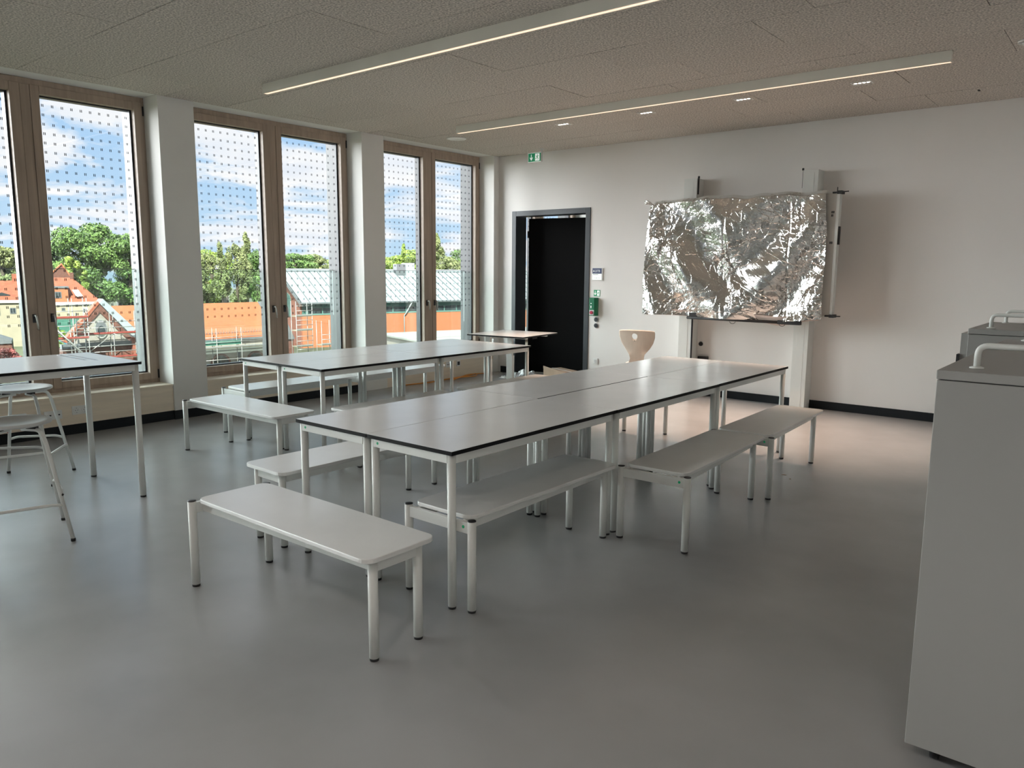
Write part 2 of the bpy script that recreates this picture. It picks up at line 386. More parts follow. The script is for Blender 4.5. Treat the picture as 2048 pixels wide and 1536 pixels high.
# ------------------------------------------------------------------ benches (trapezoid frame, wide end at origin, seat runs along +x)
def make_bench(label, group):
    t = thing('bench', label, 'bench', group=group)
    bm = B(); prism(bm, rrect(.016, 1.295, -.193, .193, .05), 'z', .431, .451); obj('seat', bm, m_seat, t, .003)
    bm = B()
    box(bm, -.011, .011, -.195, .195, .375, .428)
    box(bm, 1.234, 1.256, -.11, .11, .375, .428)
    for s in (-1, 1):
        vs = prism(bm, [(.011, s*.150-.009), (1.236, s*.118-.009), (1.236, s*.118+.009), (.011, s*.150+.009)], 'z', .378, .43)
    obj('seat_frame', bm, m_white, t, .002)
    for x, y, zt in ((0, .208, .436), (0, -.208, .436), (1.245, .1225, .424), (1.245, -.1225, .424)):
        bm = B(); cyl(bm, (x, y, .012), (x, y, zt), .0205, 18); lg = obj('leg', bm, m_white, t)
        bm = B(); cyl(bm, (x, y, 0), (x, y, .012), .019, 16); obj('foot_cap', bm, m_rubber, lg)
        bm = B(); lathe(bm, [(0, zt), (.0205, zt), (.0205, zt+.003), (.017, zt+.0055), (0, zt+.0055)], 18, x, y); obj('top_cap', bm, m_dark, lg)
    bm = B(); cyl(bm, (-.0125, -.165, .405), (-.0108, -.165, .405), .0075, 12); obj('sticker_dot', bm, m_sign, t, label='small green round sticker')
    return t
GB = 'white benches around the table groups'
BEN = [((4.19, 2.03), 0, 'white bench across the near end of the near tables, closest to camera at left'),
       ((3.955, 3.668), -90.8, 'white bench half under window-side near table of near group, behind the foremost bench'),
       ((5.232, 2.488), 90, 'white bench tucked under near right table of near group'),
       ((5.635, 3.812), 91.9, 'beige looking white bench along right side of near group, nearer of two in line'),
       ((5.602, 5.135), 91.5, 'white bench along right side of near group, farther one, close to board'),
       ((1.40, 3.463), .5, 'white bench across the near end of the far table group, legs free at left'),
       ((1.186, 3.865), 90, 'white bench under the second window, between window and far table group'),
       ((1.19, 5.20), 90, 'white bench behind far table group toward third window, partly hidden by table legs'),
       ((2.86, 5.10), -90, 'white bench between the two table groups, nearer of the two in the gap'),
       ((2.86, 6.58), -90, 'white bench between the two table groups, farther one toward the door'),
       ((3.985, 3.90), 90, 'white bench hidden under middle window-side table of near group, only legs show'),
       ((3.96, 5.235), 90, 'white bench under far window-side table of near group, only legs show')]
b0 = make_bench(BEN[0][2], GB); b0.location = (*BEN[0][0], 0); b0.rotation_euler = (0, 0, 0)
for (x, y), a, lb in BEN[1:]: dup(b0, (x, y, 0), radians(a), lb)

# ------------------------------------------------------------------ stools
def make_stool(label):
    t = thing('stool', label, 'stool', group='round shell stools at the high table')
    bm = B(); H = .685
    lathe(bm, [(0, H-.006), (.06, H-.004), (.12, H+.002), (.165, H+.010), (.186, H+.012), (.193, H+.006), (.190, H-.006), (.165, H-.013), (.10, H-.018), (0, H-.020)], 40); obj('seat', bm, m_stool, t)
    R = .322
    for k in range(4):
        a = radians(90*k); c, s = cos(a), sin(a)
        bm = B(); tube(bm, rounded([(.05*c, .05*s, H-.036), (.165*c, .165*s, H-.036), (.195*c, .195*s, H-.10), (R*c, R*s, .012)], .04, 6), .0115, 12)
        lg = obj('leg', bm, m_white, t)
        bm = B(); cyl(bm, (R*c, R*s, 0), (R*c, R*s, .016), .0135, 12); obj('foot_cap', bm, m_rubber, lg)
        bm = B(); mw = Matrix.Rotation(a, 4, 'Z'); box(bm, .09, .145, -.016, .016, H-.03, H-.012, 0, mw); obj('rubber_block', bm, m_rubber, lg)
    def at(k, z, off=0):
        r_ = .195+(R-.195)*(H-.10-z)/(H-.112)+off; a = radians(90*k); return Vector((r_*cos(a), r_*sin(a), z))
    for k, z in ((0, .27), (2, .27), (3, .21)):
        p, q = at(k, z), at(k+1, z); m_ = (p+q)/2
        bm = B(); tube(bm, rounded([p, p*.86+q*.14+(m_*.06), p*.14+q*.86+(m_*.06), q], .03), .009, 10); obj('foot_rail', bm, m_white, t)
        bm = B(); pp = at(k, z, .010); cyl(bm, pp, pp*1.02, .006, 8); obj('screw', bm, m_rubber, t)
    p, q = at(1, .33), at(2, .33); m_ = (p+q)/2
    bm = B(); tube(bm, rounded([p*.97, p*1.0+m_*.33, q*1.0+m_*.33, q*.97], .03), .008, 10); obj('foot_rail', bm, m_white, t, label='bent foot rest bar')
    bm = B(); lathe(bm, [(0, .322), (.013, .322), (.013, .338), (0, .338)], 12, p.x*1.02, p.y*1.02); obj('marker', bm, m_red, t, label='small red clip')
    return t
s0 = make_stool('round grey shell stool in foreground, left edge, seat nearest the camera'); s0.location = (2.77, 1.527, 0); s0.rotation_euler = (0, 0, radians(30.6))
dup(s0, (1.418, 2.022, 0), radians(97), 'round grey shell stool behind the foreground one, beside the high table leg')

# ------------------------------------------------------------------ height adjustable desk by the door
ds = thing('adjustable_desk', 'square white topped desk on two lifting columns in front of the black door', 'desk', (1.44, 7.66, 0), radians(7))
bm = B(); box(bm, -.42, .42, -.43, .43, .742, .7588, 1); box(bm, -.419, .419, -.429, .429, .7588, .76, 0); obj('table_top', bm, [m_top, m_black], ds)
for y in (-.28, .24):
    bm = B(); box(bm, -.235, -.145, y-.028, y+.028, .035, .44); box(bm, -.226, -.154, y-.022, y+.022, .44, .735); lg = obj('leg', bm, m_white, ds, .003)
    bm = B(); prism(bm, [(-.36, 0), (-.40, .012), (-.36, .03), (-.05, .045), (.05, .045), (.36, .03), (.40, .012), (.36, 0)], 'y', y-.035, y+.035); obj('foot', bm, m_white, ds, .004)
bm = B(); box(bm, -.225, -.155, -.25, .22, .70, .735); box(bm, -.36, .36, -.27, -.22, .72, .742); box(bm, -.36, .36, .22, .27, .72, .742); obj('top_frame', bm, m_white, ds)
boxobj('control_panel', (.30, .40, -.18, -.06, .715, .742), m_black, ds)

# ------------------------------------------------------------------ chair
ch = thing('shell_chair', 'beige wooden shell chair with round hole in its back, behind the near tables', 'chair', (3.07, 8.02, 0), radians(12))
def chair_shell():
    bm = B(); rowsv = []
    path = [(.40, .445, .39), (.32, .448, .40), (.20, .452, .39), (.08, .458, .34), (.02, .475, .22), (-.01, .53, .17), (-.022, .58, .19), (-.034, .65, .27), (-.045, .72, .35), (-.058, .79, .39), (-.066, .84, .395), (-.073, .875, .385)]
    n = 16
    for y, z, w in path:
        w *= 1.12 if z > .6 else 1
        rowsv.append([bm.verts.new(((k/n-.5)*w, y+.10*((k/n-.5)*2)**2*(.35 if z > .6 else 0), z-(.012*abs((k/n-.5)*2)**4 if z > .86 else 0))) for k in range(n+1)])
    for A, Bq in zip(rowsv, rowsv[1:]):
        for k in range(n):
            zc = (A[k].co.z+Bq[k].co.z)/2; xc = (A[k].co.x+A[k+1].co.x)/2
            bm.faces.new((A[k], A[k+1], Bq[k+1], Bq[k]))
    bmesh.ops.subdivide_edges(bm, edges=bm.edges, cuts=2, use_grid_fill=True)
    hx, hz, hr = -.02, .80, .036
    kill = [f for f in bm.faces if f.calc_center_median().z > .6 and hypot(f.calc_center_median().x-hx, f.calc_center_median().z-hz) < hr-.004]
    bmesh.ops.delete(bm, geom=kill, context='FACES')
    for e in [e for e in bm.edges if e.is_boundary]:
        for v in e.verts:
            dx, dz = v.co.x-hx, v.co.z-hz; d = hypot(dx, dz)
            if d < hr+.02 and v.co.z > .6: v.co.x = hx+dx/d*hr; v.co.z = hz+dz/d*hr
    return bm
o = obj('seat_shell', chair_shell(), m_shell, ch, smooth=True)
md = o.modifiers.new('thick', 'SOLIDIFY'); md.thickness = .011; md.offset = 0
bm = B(); cyl(bm, (-.02, -.040, .745), (-.02, -.056, .745), .006, 10); obj('screw', bm, m_dark, ch)
for sx in (-1, 1):
    for sy in (0, 1):
        x0, y0_ = sx*.15, .08+.24*sy; x1, y1_ = sx*.21, -.02+.44*sy
        bm = B(); tube(bm, [(x0, y0_, .435), (x1, y1_, .01)], .011, 12); lg = obj('leg', bm, m_chrome, ch)
        bm = B(); cyl(bm, (x1, y1_, 0), (x1, y1_, .012), .014, 10); obj('foot_cap', bm, m_rubber, lg)
bm = B(); box(bm, -.16, .16, .07, .09, .425, .442); box(bm, -.16, .16, .31, .33, .425, .442); obj('seat_bracket', bm, m_chrome, ch)

# ------------------------------------------------------------------ whiteboard on two pylons, foil sheet over it
bd = thing('pylon_whiteboard', 'height adjustable whiteboard on two white wall pylons, covered by foil', 'whiteboard', (3.95, 8.95, 0))
X0 = 3.95; Y0 = 8.95
for xa in (3.165, 4.615):
    bm = B(); box(bm, xa-X0, xa+.17-X0, 8.87-Y0, BW-.001-Y0, .0, 2.69); box(bm, xa+.045-X0, xa+.125-X0, 8.868-Y0, 8.87-Y0, .02, 2.66)
    py = obj('pylon', bm, m_white, bd, .003)
    bm = B(); box(bm, xa+.05-X0, xa+.12-X0, 8.80-Y0, 8.868-Y0, 1.5, 1.9); obj('carriage', bm, m_dark, py)
    bm = B(); xx = xa+(.177 if xa < 4 else -.012)-X0
    cyl(bm, (xx, 8.90-Y0, 2.50), (xx, 8.90-Y0, 2.70), .008 if xa < 4 else .003, 8); lathe(bm, [(0, 2.69), (.012, 2.695), (.012, 2.715), (0, 2.72)], 10, xx, 8.90-Y0); obj('cable_rod', bm, m_rubber, py)
bm = B(); cyl(bm, (3.342-X0, 8.88-Y0, .02), (3.342-X0, 8.88-Y0, 1.1), .011, 10); obj('cable_duct', bm, m_dark, bd)
bm = B(); box(bm, 2.96-X0, 5.085-X0, 8.60-Y0, 8.64-Y0, 1.10, 2.395); obj('board_panel', bm, m_board, bd)
bm = B()
for a in ((2.93, 2.96), (5.085, 5.115)): box(bm, a[0]-X0, a[1]-X0, 8.585-Y0, 8.665-Y0, 1.085, 2.41)
box(bm, 2.96-X0, 5.085-X0, 8.59-Y0, 8.66-Y0, 1.085, 1.10); box(bm, 2.96-X0, 5.085-X0, 8.59-Y0, 8.66-Y0, 2.395, 2.41)
obj('board_frame', bm, m_white, bd, .003)
bm = B(); box(bm, 3.20-X0, 4.70-X0, 8.645-Y0, 8.80-Y0, 1.45, 1.95); obj('mounting_plate', bm, m_dark, bd)
for z in (1.10, 2.40):
    bm = B(); box(bm, 5.04-X0, 5.15-X0, 8.575-Y0, 8.60-Y0, z-.008, z+.010); box(bm, 5.09-X0, 5.14-X0, 8.56-Y0, 8.66-Y0, z-.015, z+.018)
    cyl(bm, (5.08-X0, 8.58-Y0, z), (5.21-X0, 8.55-Y0, z+.004), .006, 8); cyl(bm, (5.075-X0, 8.62-Y0, z), (5.075-X0, 8.62-Y0, z+.06), .005, 8); obj('corner_bracket', bm, m_rubber, bd)
boxobj('edge_grip', (5.115-X0, 5.126-X0, 8.60-Y0, 8.65-Y0, 1.86, 2.05), m_rubber, bd)
bm = B(); cyl(bm, (3.44-X0, 8.54-Y0, 1.015), (4.78-X0, 8.54-Y0, 1.01), .017, 12); box(bm, 3.47-X0, 3.60-X0, 8.53-Y0, 8.60-Y0, 1.03, 1.075); box(bm, 4.55-X0, 4.80-X0, 8.52-Y0, 8.58-Y0, .99, 1.035); obj('tray_bar', bm, m_rubber, bd)
for xh in (4.02, 4.60):
    bm = B(); tube(bm, [(xh+.035*cos(a)-X0, 8.535-Y0, .998+.03*sin(a)) for a in [pi*1.05+k*pi*.9/8 for k in range(9)]], .003, 6); obj('cable_loop', bm, m_rubber, bd)
bm = B()
for z, k in ((2.20, 3), (2.165, 2), (1.88, 3)):
    for j in range(k): box(bm, 5.035+j*.011-X0, 5.043+j*.011-X0, 8.597-Y0, 8.5995-Y0, z-.012, z+.012)
obj('printed_mark', bm, m_dark, bd)
# foil
def foil():
    bm = B(); NU, NV = 300, 190; cols = []
    def facet(px, pz, s, seed, amp):
        d, pts = noise.voronoi(Vector((px*s, pz*s, seed)), distance_metric='DISTANCE')
        c = pts[0]; h = noise.cell_vector(c*37.7+Vector((seed, 0, 0)))
        return amp*((px*s-c.x)*(h.x-.5)+(pz*s-c.y)*(h.y-.5))*2
    for i in range(NU+1):
        u = i/NU; col = []
        for j in range(NV+1):
            v = j/NV
            xl = 2.904+(2.815-2.904)*v-.02*sin(pi*v*1.3); xr = 4.985+(.055)*v+.012*sin(5*v)
            zt = 2.397+.045*min(1, u*4)-.012*u+.008*sin(u*19)+.006*sin(u*41); zb = 1.030+.01*sin(u*9)-.018*math.exp(-((u-.80)/.10)**2)+.055*max(0, u-.88)*6*.8
            x = xl+(xr-xl)*u; z = zt+(zb-zt)*v
            # hanging swags: V-shaped bands between the top corners
            c_ = max(0, 1-abs(u-.5)*2); ph = v-.86*c_**.8; side = min(1, c_*5+.15)
            y = 8.525-.046*sin(ph*9.6+.9*noise.noise(Vector((u*3, v*3, 1.7)))+.6)*side*(.45+.55*v)
            y -= .040*math.exp(-((u-.13-.20*v)/.06)**2)*v
            y += .03*math.exp(-((u-.47)/.006)**2)*.15 + .03*math.exp(-((u-.82)/.005)**2)*.15
            P = (x, z); warp = noise.noise(Vector((x*2, z*2, .5)))*.25
            Q = (x+warp, z-warp*.6)
            amp = .22+1.5*max(0, noise.noise(Vector((x*2.1, z*2.1, 9.)))+.02)+.5*math.exp(-(u/.14)**2)+.6*math.exp(-((1-u)/.14)**2)*v
            y += amp*(facet(Q[0], Q[1]*.8, 4.5, 1.1, .042)+facet(Q[0]+3, Q[1]*1.1, 13, 5.2, .012)+facet(Q[0]-2, Q[1], 30, 8.4, .0025))
            y += .004*noise.noise(Vector((x*6, z*11, 2.)))
            if v < .03: y += (1-v/.03)*.08
            col.append(bm.verts.new((x, y, z)))
        cols.append(col)
    for i in range(NU):
        for j in range(NV):
            f = bm.faces.new((cols[i][j], cols[i+1][j], cols[i+1][j+1], cols[i][j+1])); f.smooth = False
    return bm
fo = thing('foil_sheet', 'crinkled silver foil sheet draped over the wall board', 'foil sheet', (0, 0, 0))
o = obj('sheet', foil(), m_foil, fo)
bm = B()      # turned-over lower hem, pinkish inside of the foil
NU = 60
for i in range(NU):
    ua, ub = i/NU, (i+1)/NU
    def hp(u): x = 2.86+u*2.12; return x, 1.045+.01*sin(u*9)-.03*math.exp(-((u-.80)/.10)**2)+.04*max(0, u-.88)*6*.8
    (xa, za), (xb, zb) = hp(ua), hp(ub)
    d = .022+.03*math.exp(-((ua-.80)/.09)**2)
    q = [bm.verts.new(c) for c in ((xa, 8.535, za+.05), (xb, 8.535, zb+.05), (xb, 8.575, zb-d), (xa, 8.575, za-d))]; bm.faces.new(q).smooth = True
bmesh.ops.remove_doubles(bm, verts=bm.verts, dist=.012)
obj('hem', bm, m_foilback, fo, label='turned-over pinkish hem')
bm = B()      # gathered tip at the upper left corner
for k in range(9):
    a = k*.7; tube(bm, [(2.93, 8.54, 2.37), (2.885-.012*(k % 3), 8.53+.02*cos(a), 2.392+.018*sin(a)), (2.85-.010*(k % 4), 8.525+.03*cos(a), 2.400+.026*sin(a*1.3))], .006, 5)
obj('gathered_corner', bm, m_foil, fo)

# ------------------------------------------------------------------ cabinets at the right
def cabinet(x0, y0, w, dp, h, label, extra=False):
    t = thing('mobile_cabinet', label, 'cabinet', (x0, y0, 0), group='pale grey mobile cabinets at right edge')
    bm = B(); box(bm, .002, w-.002, .002, dp-.002, .06, h-.031); obj('body', bm, m_cab, t, .002)
    bm = B(); box(bm, 0, w, 0, dp, h-.028, h); obj('top_board', bm, m_cab, t, .003)
    bm = B(); box(bm, .01, w-.01, .01, dp-.01, h-.031, h-.028); obj('shadow_gap', bm, m_dark, t)
    for yy in (.13, dp-.06):
        bm = B(); tube(bm, rounded([(.085, yy, h), (.085, yy, h+.07), (w-.085, yy, h+.07), (w-.085, yy, h)], .03, 7), .0095, 14)
        for xx in (.085, w-.085): lathe(bm, [(0, h), (.02, h), (.02, h+.003), (.011, h+.006), (0, h+.006)], 16, xx, yy)
        obj('push_handle', bm, m_white, t)
    for xx in (.08, w-.08):
        for yy in (.08, dp-.08):
            bm = B(); cyl(bm, (xx-.012, yy, .03), (xx+.012, yy, .03), .03, 16); box(bm, xx-.02, xx+.02, yy-.02, yy+.02, .045, .06); obj('castor', bm, m_rubber, t)
    if extra:
        boxobj('side_panel', (-.032, .001, .02, dp-.05, .10, h-.028), m_cab, t); boxobj('latch', (-.045, -.032, .005, .06, h-.24, h-.14), m_rubber, t)
    return t
cabinet(7.243, 2.59, .88, 1.44, 1.281, 'large pale grey cabinet with tube handles filling the lower right corner')
cabinet(7.0, 4.66, .88, .75, 1.281, 'pale grey cabinet behind the large one, black latch on its left side', True)

# ------------------------------------------------------------------ ceiling luminaires
def strip(y, x0, x1, label):
    t = thing('linear_ceiling_light', label, 'ceiling light', ((x0+x1)/2, y, HC), group='linear ceiling lights')
    hx = (x1-x0)/2
    bm = B(); box(bm, -hx, hx, 0, .012, -.082, .03); box(bm, -hx, hx, .048, .060, -.082, .03); box(bm, -hx, -hx+.003, .012, .048, -.082, .03); box(bm, hx-.003, hx, .012, .048, -.082, .03)
    obj('housing', bm, m_lamp, t)
    bm = B(); box(bm, -hx+.003, hx-.003, .012, .048, -.081, -.06); obj('diffuser', bm, m_glow, t)
strip(4.245, 1.236, 6.40, 'slim ceiling light bar with warm lower edge, nearer the camera, cut by top edge')
strip(6.84, 1.22, 6.385, 'slim ceiling light bar with warm lower edge, nearer the back wall')
dl = None
labs = ['recessed square spotlight nearest the windows', 'second recessed square spotlight from the windows', 'third recessed square spotlight from the windows', 'recessed square spotlight farthest right, brightest']
for k, x in enumerate((2.29, 3.38, 4.46, 5.56)):
    t = thing('spot_or_fill_light', labs[k], 'spotlight', (x, 7.515, HC), group='recessed spotlights')
    bm = B()
    for a in ((-.085, .085, -.065, -.055), (-.085, .085, .055, .065), (-.085, -.075, -.055, .055), (.075, .085, -.055, .055)): box(bm, *a, -.002, .02)
    box(bm, -.075, .075, -.055, .055, .012, .02); obj('trim', bm, m_sock, t)
    for i in (-1.5, -.5, .5, 1.5):
        bm = B(); lathe(bm, [(0, -.001), (.013, -.001), (.016, .003), (.016, .0115), (0, .0115)], 12, i*.036, 0); obj('led_lens', bm, m_led, t)
    ld = D.lights.new('spot_beam', 'SPOT'); ld.energy = 210; ld.color = (1, .72, .55); ld.spot_size = radians(60); ld.spot_blend = .9; ld.shadow_soft_size = .05
    lo = D.objects.new('spot_beam', ld); COL.objects.link(lo); lo.parent = t; lo.location = (0, 0, -.01)
for k, x in enumerate((2.6, 4.6, 6.6, 8.6)):  # unseen fill lamps, added behind the camera to lift the darker part of the room
    t = thing('spot_or_fill_light', ('first', 'second', 'third', 'fourth')[k]+' from the windows of the added fill lights behind the camera', 'spotlight', (x, -.6, HC), group='added fill lights behind the camera')
    boxobj('trim', (-.085, .085, -.065, .065, -.002, .02), m_sock, t)
    ld = D.lights.new('spot_beam', 'SPOT'); ld.energy = (25, 35, 70, 100)[k]; ld.color = (1, .91, .84); ld.spot_size = radians(150); ld.spot_blend = 1; ld.shadow_soft_size = .15; ld.specular_factor = .2
    lo = D.objects.new('spot_beam', ld); COL.objects.link(lo); lo.parent = t; lo.location = (0, 0, -.02)
def disc(name, label, cat, x, y, r, hh, prof=None):
    t = thing(name, label, cat, (x, y, HC))
    bm = B(); lathe(bm, [(0, -hh*.7), (r*.8, -hh*.7), (r*.82, -hh), (r, -hh), (r*1.02, 0), (0, 0)], 40); obj('cover', bm, m_sock, t); return t
disc('ceiling_speaker', 'round white flush speaker in ceiling near the windows', 'speaker', .625, 7.475, .125, .008)
t = disc('smoke_detector', 'round white detector on ceiling at the right edge of picture', 'smoke detector', 6.86, 6.90, .06, .012)
bm = B(); lathe(bm, [(0, -.035), (.02, -.034), (.03, -.022), (.035, -.0125), (0, -.012)], 24); obj('sensor', bm, m_sock, t)

# ------------------------------------------------------------------ signs and wall fittings on the back wall
def poly(bm, pts, x0, z0, sc, y0, y1, mi=0):
    prism(bm, [(x0+a*sc, z0+b_*sc) for a, b_ in pts], 'y', y0, y1, mi)
ARROW = [(-.06, .5), (.06, .5), (.06, -.15), (.28, .08), (.28, -.12), (0, -.5), (-.28, -.12), (-.28, .08), (-.06, -.15)]
def runner(bm, x0, z0, s, y0, y1, mi):
    lathe_pts = [(.06+.075*cos(k*pi/4), .36+.085*sin(k*pi/4)) for k in range(8)]
    for P in (lathe_pts, [(-.02, .26), (.12, .24), (.10, -.02), (-.06, 0)], [(.10, .24), (.30, .10), (.36, .16), (.13, .26)], [(-.02, .24), (-.22, .12), (-.20, .04), (.0, .16)],
              [(-.06, 0), (.06, .02), (.20, -.16), (.12, -.22)], [(.12, -.22), (.20, -.16), (.22, -.42), (.13, -.42)], [(-.06, .02), (.02, 0), (-.12, -.22), (-.20, -.18)], [(-.20, -.16), (-.12, -.22), (-.36, -.30), (-.38, -.22)]):
        poly(bm, P, x0, z0, s, y0, y1, mi)
es = thing('exit_sign', 'green escape route sign with arrow and running figure hanging from ceiling by door', 'exit sign', (.882, 8.80, 3.134))
boxobj('sign_panel', (-.118, .112, -.004, .004, -.062, .062), m_signw, es)
boxobj('green_field', (-.113, .107, -.0052, -.004, -.057, .057), m_sign, es)
bm = B(); poly(bm, ARROW, -.060, 0, .085, -.0066, -.0052); obj('arrow', bm, m_signw, es)
bm = B(); box(bm, .008, .085, -.0064, -.0052, -.048, .048); obj('doorway_symbol', bm, m_signw, es)
bm = B(); runner(bm, .045, 0, .085, -.0078, -.0064, 0); obj('running_figure', bm, m_sign, es)
bm = B(); box(bm, .112, .128, -.012, .012, -.065, .107); box(bm, .100, .150, -.03, .03, .101, .107); obj('bracket', bm, m_plate, es)
rs = thing('room_sign', 'small blue and grey room number plate right of the door', 'sign', (1.808, BW, 1.52))
boxobj('back_plate', (-.085, .085, -.012, 0, -.082, .082), m_plate, rs, .002)
boxobj('blue_field', (-.083, .068, -.0135, -.012, .006, .080), m_blue, rs)
boxobj('lower_field', (-.083, .068, -.0132, -.012, -.080, .003), m_signw, rs)
RX = Matrix.Rotation(pi/2, 4, 'X')
text('room_number', 'A.3.T3', .042, Matrix.Translation((-.072, -.0142, .028)) @ RX, m_signw, rs)
bm = B()
for k in range(9): box(bm, -.070+k*.009, -.0635+k*.009, -.0140, -.0132, -.012, -.005)
for k in (0, 2, 3, 5, 7): box(bm, -.05+k*.012, -.044+k*.012, -.0140, -.0132, -.058, -.050)
obj('small_print', bm, m_dark, rs)
eg = thing('escape_label', 'small square green escape label above the green emergency box', 'sign', (1.80, BW, 1.258))
boxobj('label_plate', (-.05, .05, -.003, 0, -.044, .044), m_sign, eg)
bm = B(); poly(bm, [(-a, b_) for a, b_ in ARROW], -.027, 0, .062, -.0042, -.003); box(bm, .002, .044, -.0042, -.003, -.036, .036); obj('symbols', bm, m_signw, eg)
bm = B(); runner(bm, .022, 0, .055, -.0052, -.0042, 0); obj('running_figure', bm, m_sign, eg)
eb = thing('door_terminal', 'green emergency door release box with red button right of the door', 'emergency button', (1.775, BW, 1.07))
bm = B(); prism(bm, [(-.06, 0), (.055, 0), (.055, -.055), (.03, -.075), (-.05, -.075), (-.06, -.06)], 'z', -.125, .125); obj('housing', bm, m_green, eb, .004)
boxobj('button_plate', (-.045, .03, -.079, -.075, -.115, -.045), m_plate, eb)
bm = B(); cyl(bm, (-.008, -.079, -.08), (-.008, -.095, -.08), .022, 18); obj('red_button', bm, m_red, eb, label='red push button')
bm = B(); cyl(bm, (-.02, -.075, .045), (-.02, -.078, .045), .008, 10); box(bm, -.026, -.014, -.078, -.075, -.02, .015); obj('indicator', bm, m_signw, eb)
for k, z in enumerate((.89, .807)):
    t = thing('key_cylinder', ['upper', 'lower'][k]+' dark round key switch under the green emergency box', 'key switch', (1.80, BW, z), group='key switches')
    bm = B(); cyl(bm, (0, 0, 0), (0, -.010, 0), .036, 24); obj('rosette', bm, m_plate, t)
    bm = B(); cyl(bm, (0, -.010, 0), (0, -.014, 0), .030, 24); obj('lock', bm, m_gasket, t)
def sockplate(name, label, loc, rz, n, kind='schuko', group=None):
    """plates of 81 mm lying in the local xz plane, facing -y"""
    t = thing(name, label, 'socket', loc, rz, group)
    for k in range(n):
        x = (k-(n-1)/2)*.074
        fr = boxobj('cover_plate', (x-.0385, x+.0385, -.010, 0, -.041, .041), m_sock, t, .002)
        bm = B()
        if kind == 'schuko':
            lathe(bm, [(.030, 0), (.030, .004), (.022, .004), (.020, -.006), (0, -.006)], 24)
            for v in bm.verts: v.co = Vector((v.co.x+x, -.010-v.co.z*.4, v.co.y))
            obj('socket_well', bm, m_sock, fr)
            bm = B()
            for dx in (-.0095, .0095): cyl(bm, (x+dx, -.0085, 0), (x+dx, -.0115, 0), .0032, 8)
            for dz in (-.021, .019): box(bm, x-.004, x+.004, -.0122, -.009, dz, dz+.003)
            obj('contacts', bm, m_dark, fr)
        elif kind == 'data':
            for dx in (-.012, .012): box(bm, x+dx-.008, x+dx+.008, -.0115, -.010, -.006, .006)
            obj('ports', bm, m_dark, fr)
        elif kind == 'switch':
            box(bm, x-.016, x+.016, -.014, -.010, -.022, .022); obj('rocker', bm, m_plate, fr)
        elif kind == 'open':
            box(bm, x-.024, x+.024, -.0115, -.010, -.026, .026); obj('opening', bm, m_rubber, fr)
    return t
GS = 'sockets in the sill panels'
sockplate('socket_outlet', 'double white power socket in wood panel, left of the high table leg', (-.020, 2.955, .225), pi/2, 2, group=GS)
sockplate('data_outlet', 'double white data socket in wood panel behind the rear stool leg', (-.020, 2.715, .205), pi/2, 2, 'data', GS)
sockplate('socket_outlet', 'double white power socket in wood panel mostly behind the stools', (-.020, 2.42, .215), pi/2, 2, group=GS)
sockplate('data_outlet', 'white data socket in wood panel below the third window', (-.020, 7.955, .205), pi/2, 1, 'data', GS)
sockplate('wall_box', 'white frame with open black socket hole below third window', (-.020, 8.175, .205), pi/2, 1, 'open', GS)
sockplate('wall_socket', 'single white wall socket right of the door near floor', (1.803, BW, .305), 0, 1, 'switch')
bx = thing('connection_box', 'dark wall connection box beside the left board pylon', 'connection box', (3.43, BW, .455)); 
boxobj('housing', (-.06, .07, -.05, 0, -.05, .045), m_dark, bx, .003)
bm = B()
for k in range(6): box(bm, -.05, .06, -.053, -.05, -.042+k*.014, -.036+k*.014)
obj('grille', bm, m_rubber, bx)
bm = B(); cyl(bm, (3.39, BW, .655), (3.39, BW-.018, .655), .026, 20); tag(obj('wall_plug', bm, m_rubber), 'small round black cap on wall above the connection box', 'wall cap')

# ------------------------------------------------------------------ litter by the door
cb_ = thing('cardboard_box', 'flat brown cardboard box lying in front of the black door', 'cardboard box', (1.42, 8.82, 0), radians(-22))
bm = B(); box(bm, -.30, .30, -.15, .15, 0, .165); obj('carton', bm, m_card, cb_, .003)
bm = B(); box(bm, -.30, .30, -.008, .008, .1655, .167); obj('tape', bm, m_plate, cb_)
bm = B(); prism(bm, [(-.30, .165), (-.30, .205), (.22, .172), (.30, .165)], 'y', -.153, -.149); obj('flap', bm, m_card, cb_)
def crumple(cx, cy, rx, ry, h, seed, n=46):
    bm = B(); g_ = []
    for i in range(n+1):
        r_ = []
        for j in range(n+1):
            a, b_ = i/n*2-1, j/n*2-1; d = min(1, hypot(a, b_))
            e = noise.noise(Vector((a*3.1+seed, b_*3.1, 1))); e2 = noise.noise(Vector((a*9+seed, b_*9, 4)))
            z = max(.002, (1-d**2)*h*(.55+.9*e)+h*.35*abs(e2))
            r_.append(bm.verts.new((cx+a*rx*(1+.2*e), cy+b_*ry*(1+.2*e2), z)))
        g_.append(r_)
    for i in range(n):
        for j in range(n): bm.faces.new((g_[i][j], g_[i+1][j], g_[i+1][j+1], g_[i][j+1])).smooth = (i+j) % 3 != 0
    return bm
m_plast = mat('grey_translucent_film', (.50, .51, .52), .22, var=.25, noise_s=14, spec=.8)
tag(obj('plastic_film', crumple(.72, 8.80, .30, .16, .12, 2.2), m_plast), 'crumpled translucent packaging film on floor before the door', 'plastic film')
tag(obj('paper_scrap', crumple(.55, 8.55, .07, .04, .04, 7.5, 10), m_sock), 'small white crumpled scrap on floor by the desk', 'scrap')
def squiggle(pts, r, name, label, cat, mt):
    bm = B(); tube(bm, rounded(pts, .15, 6), r, 8); return tag(obj(name, bm, mt), label, cat)
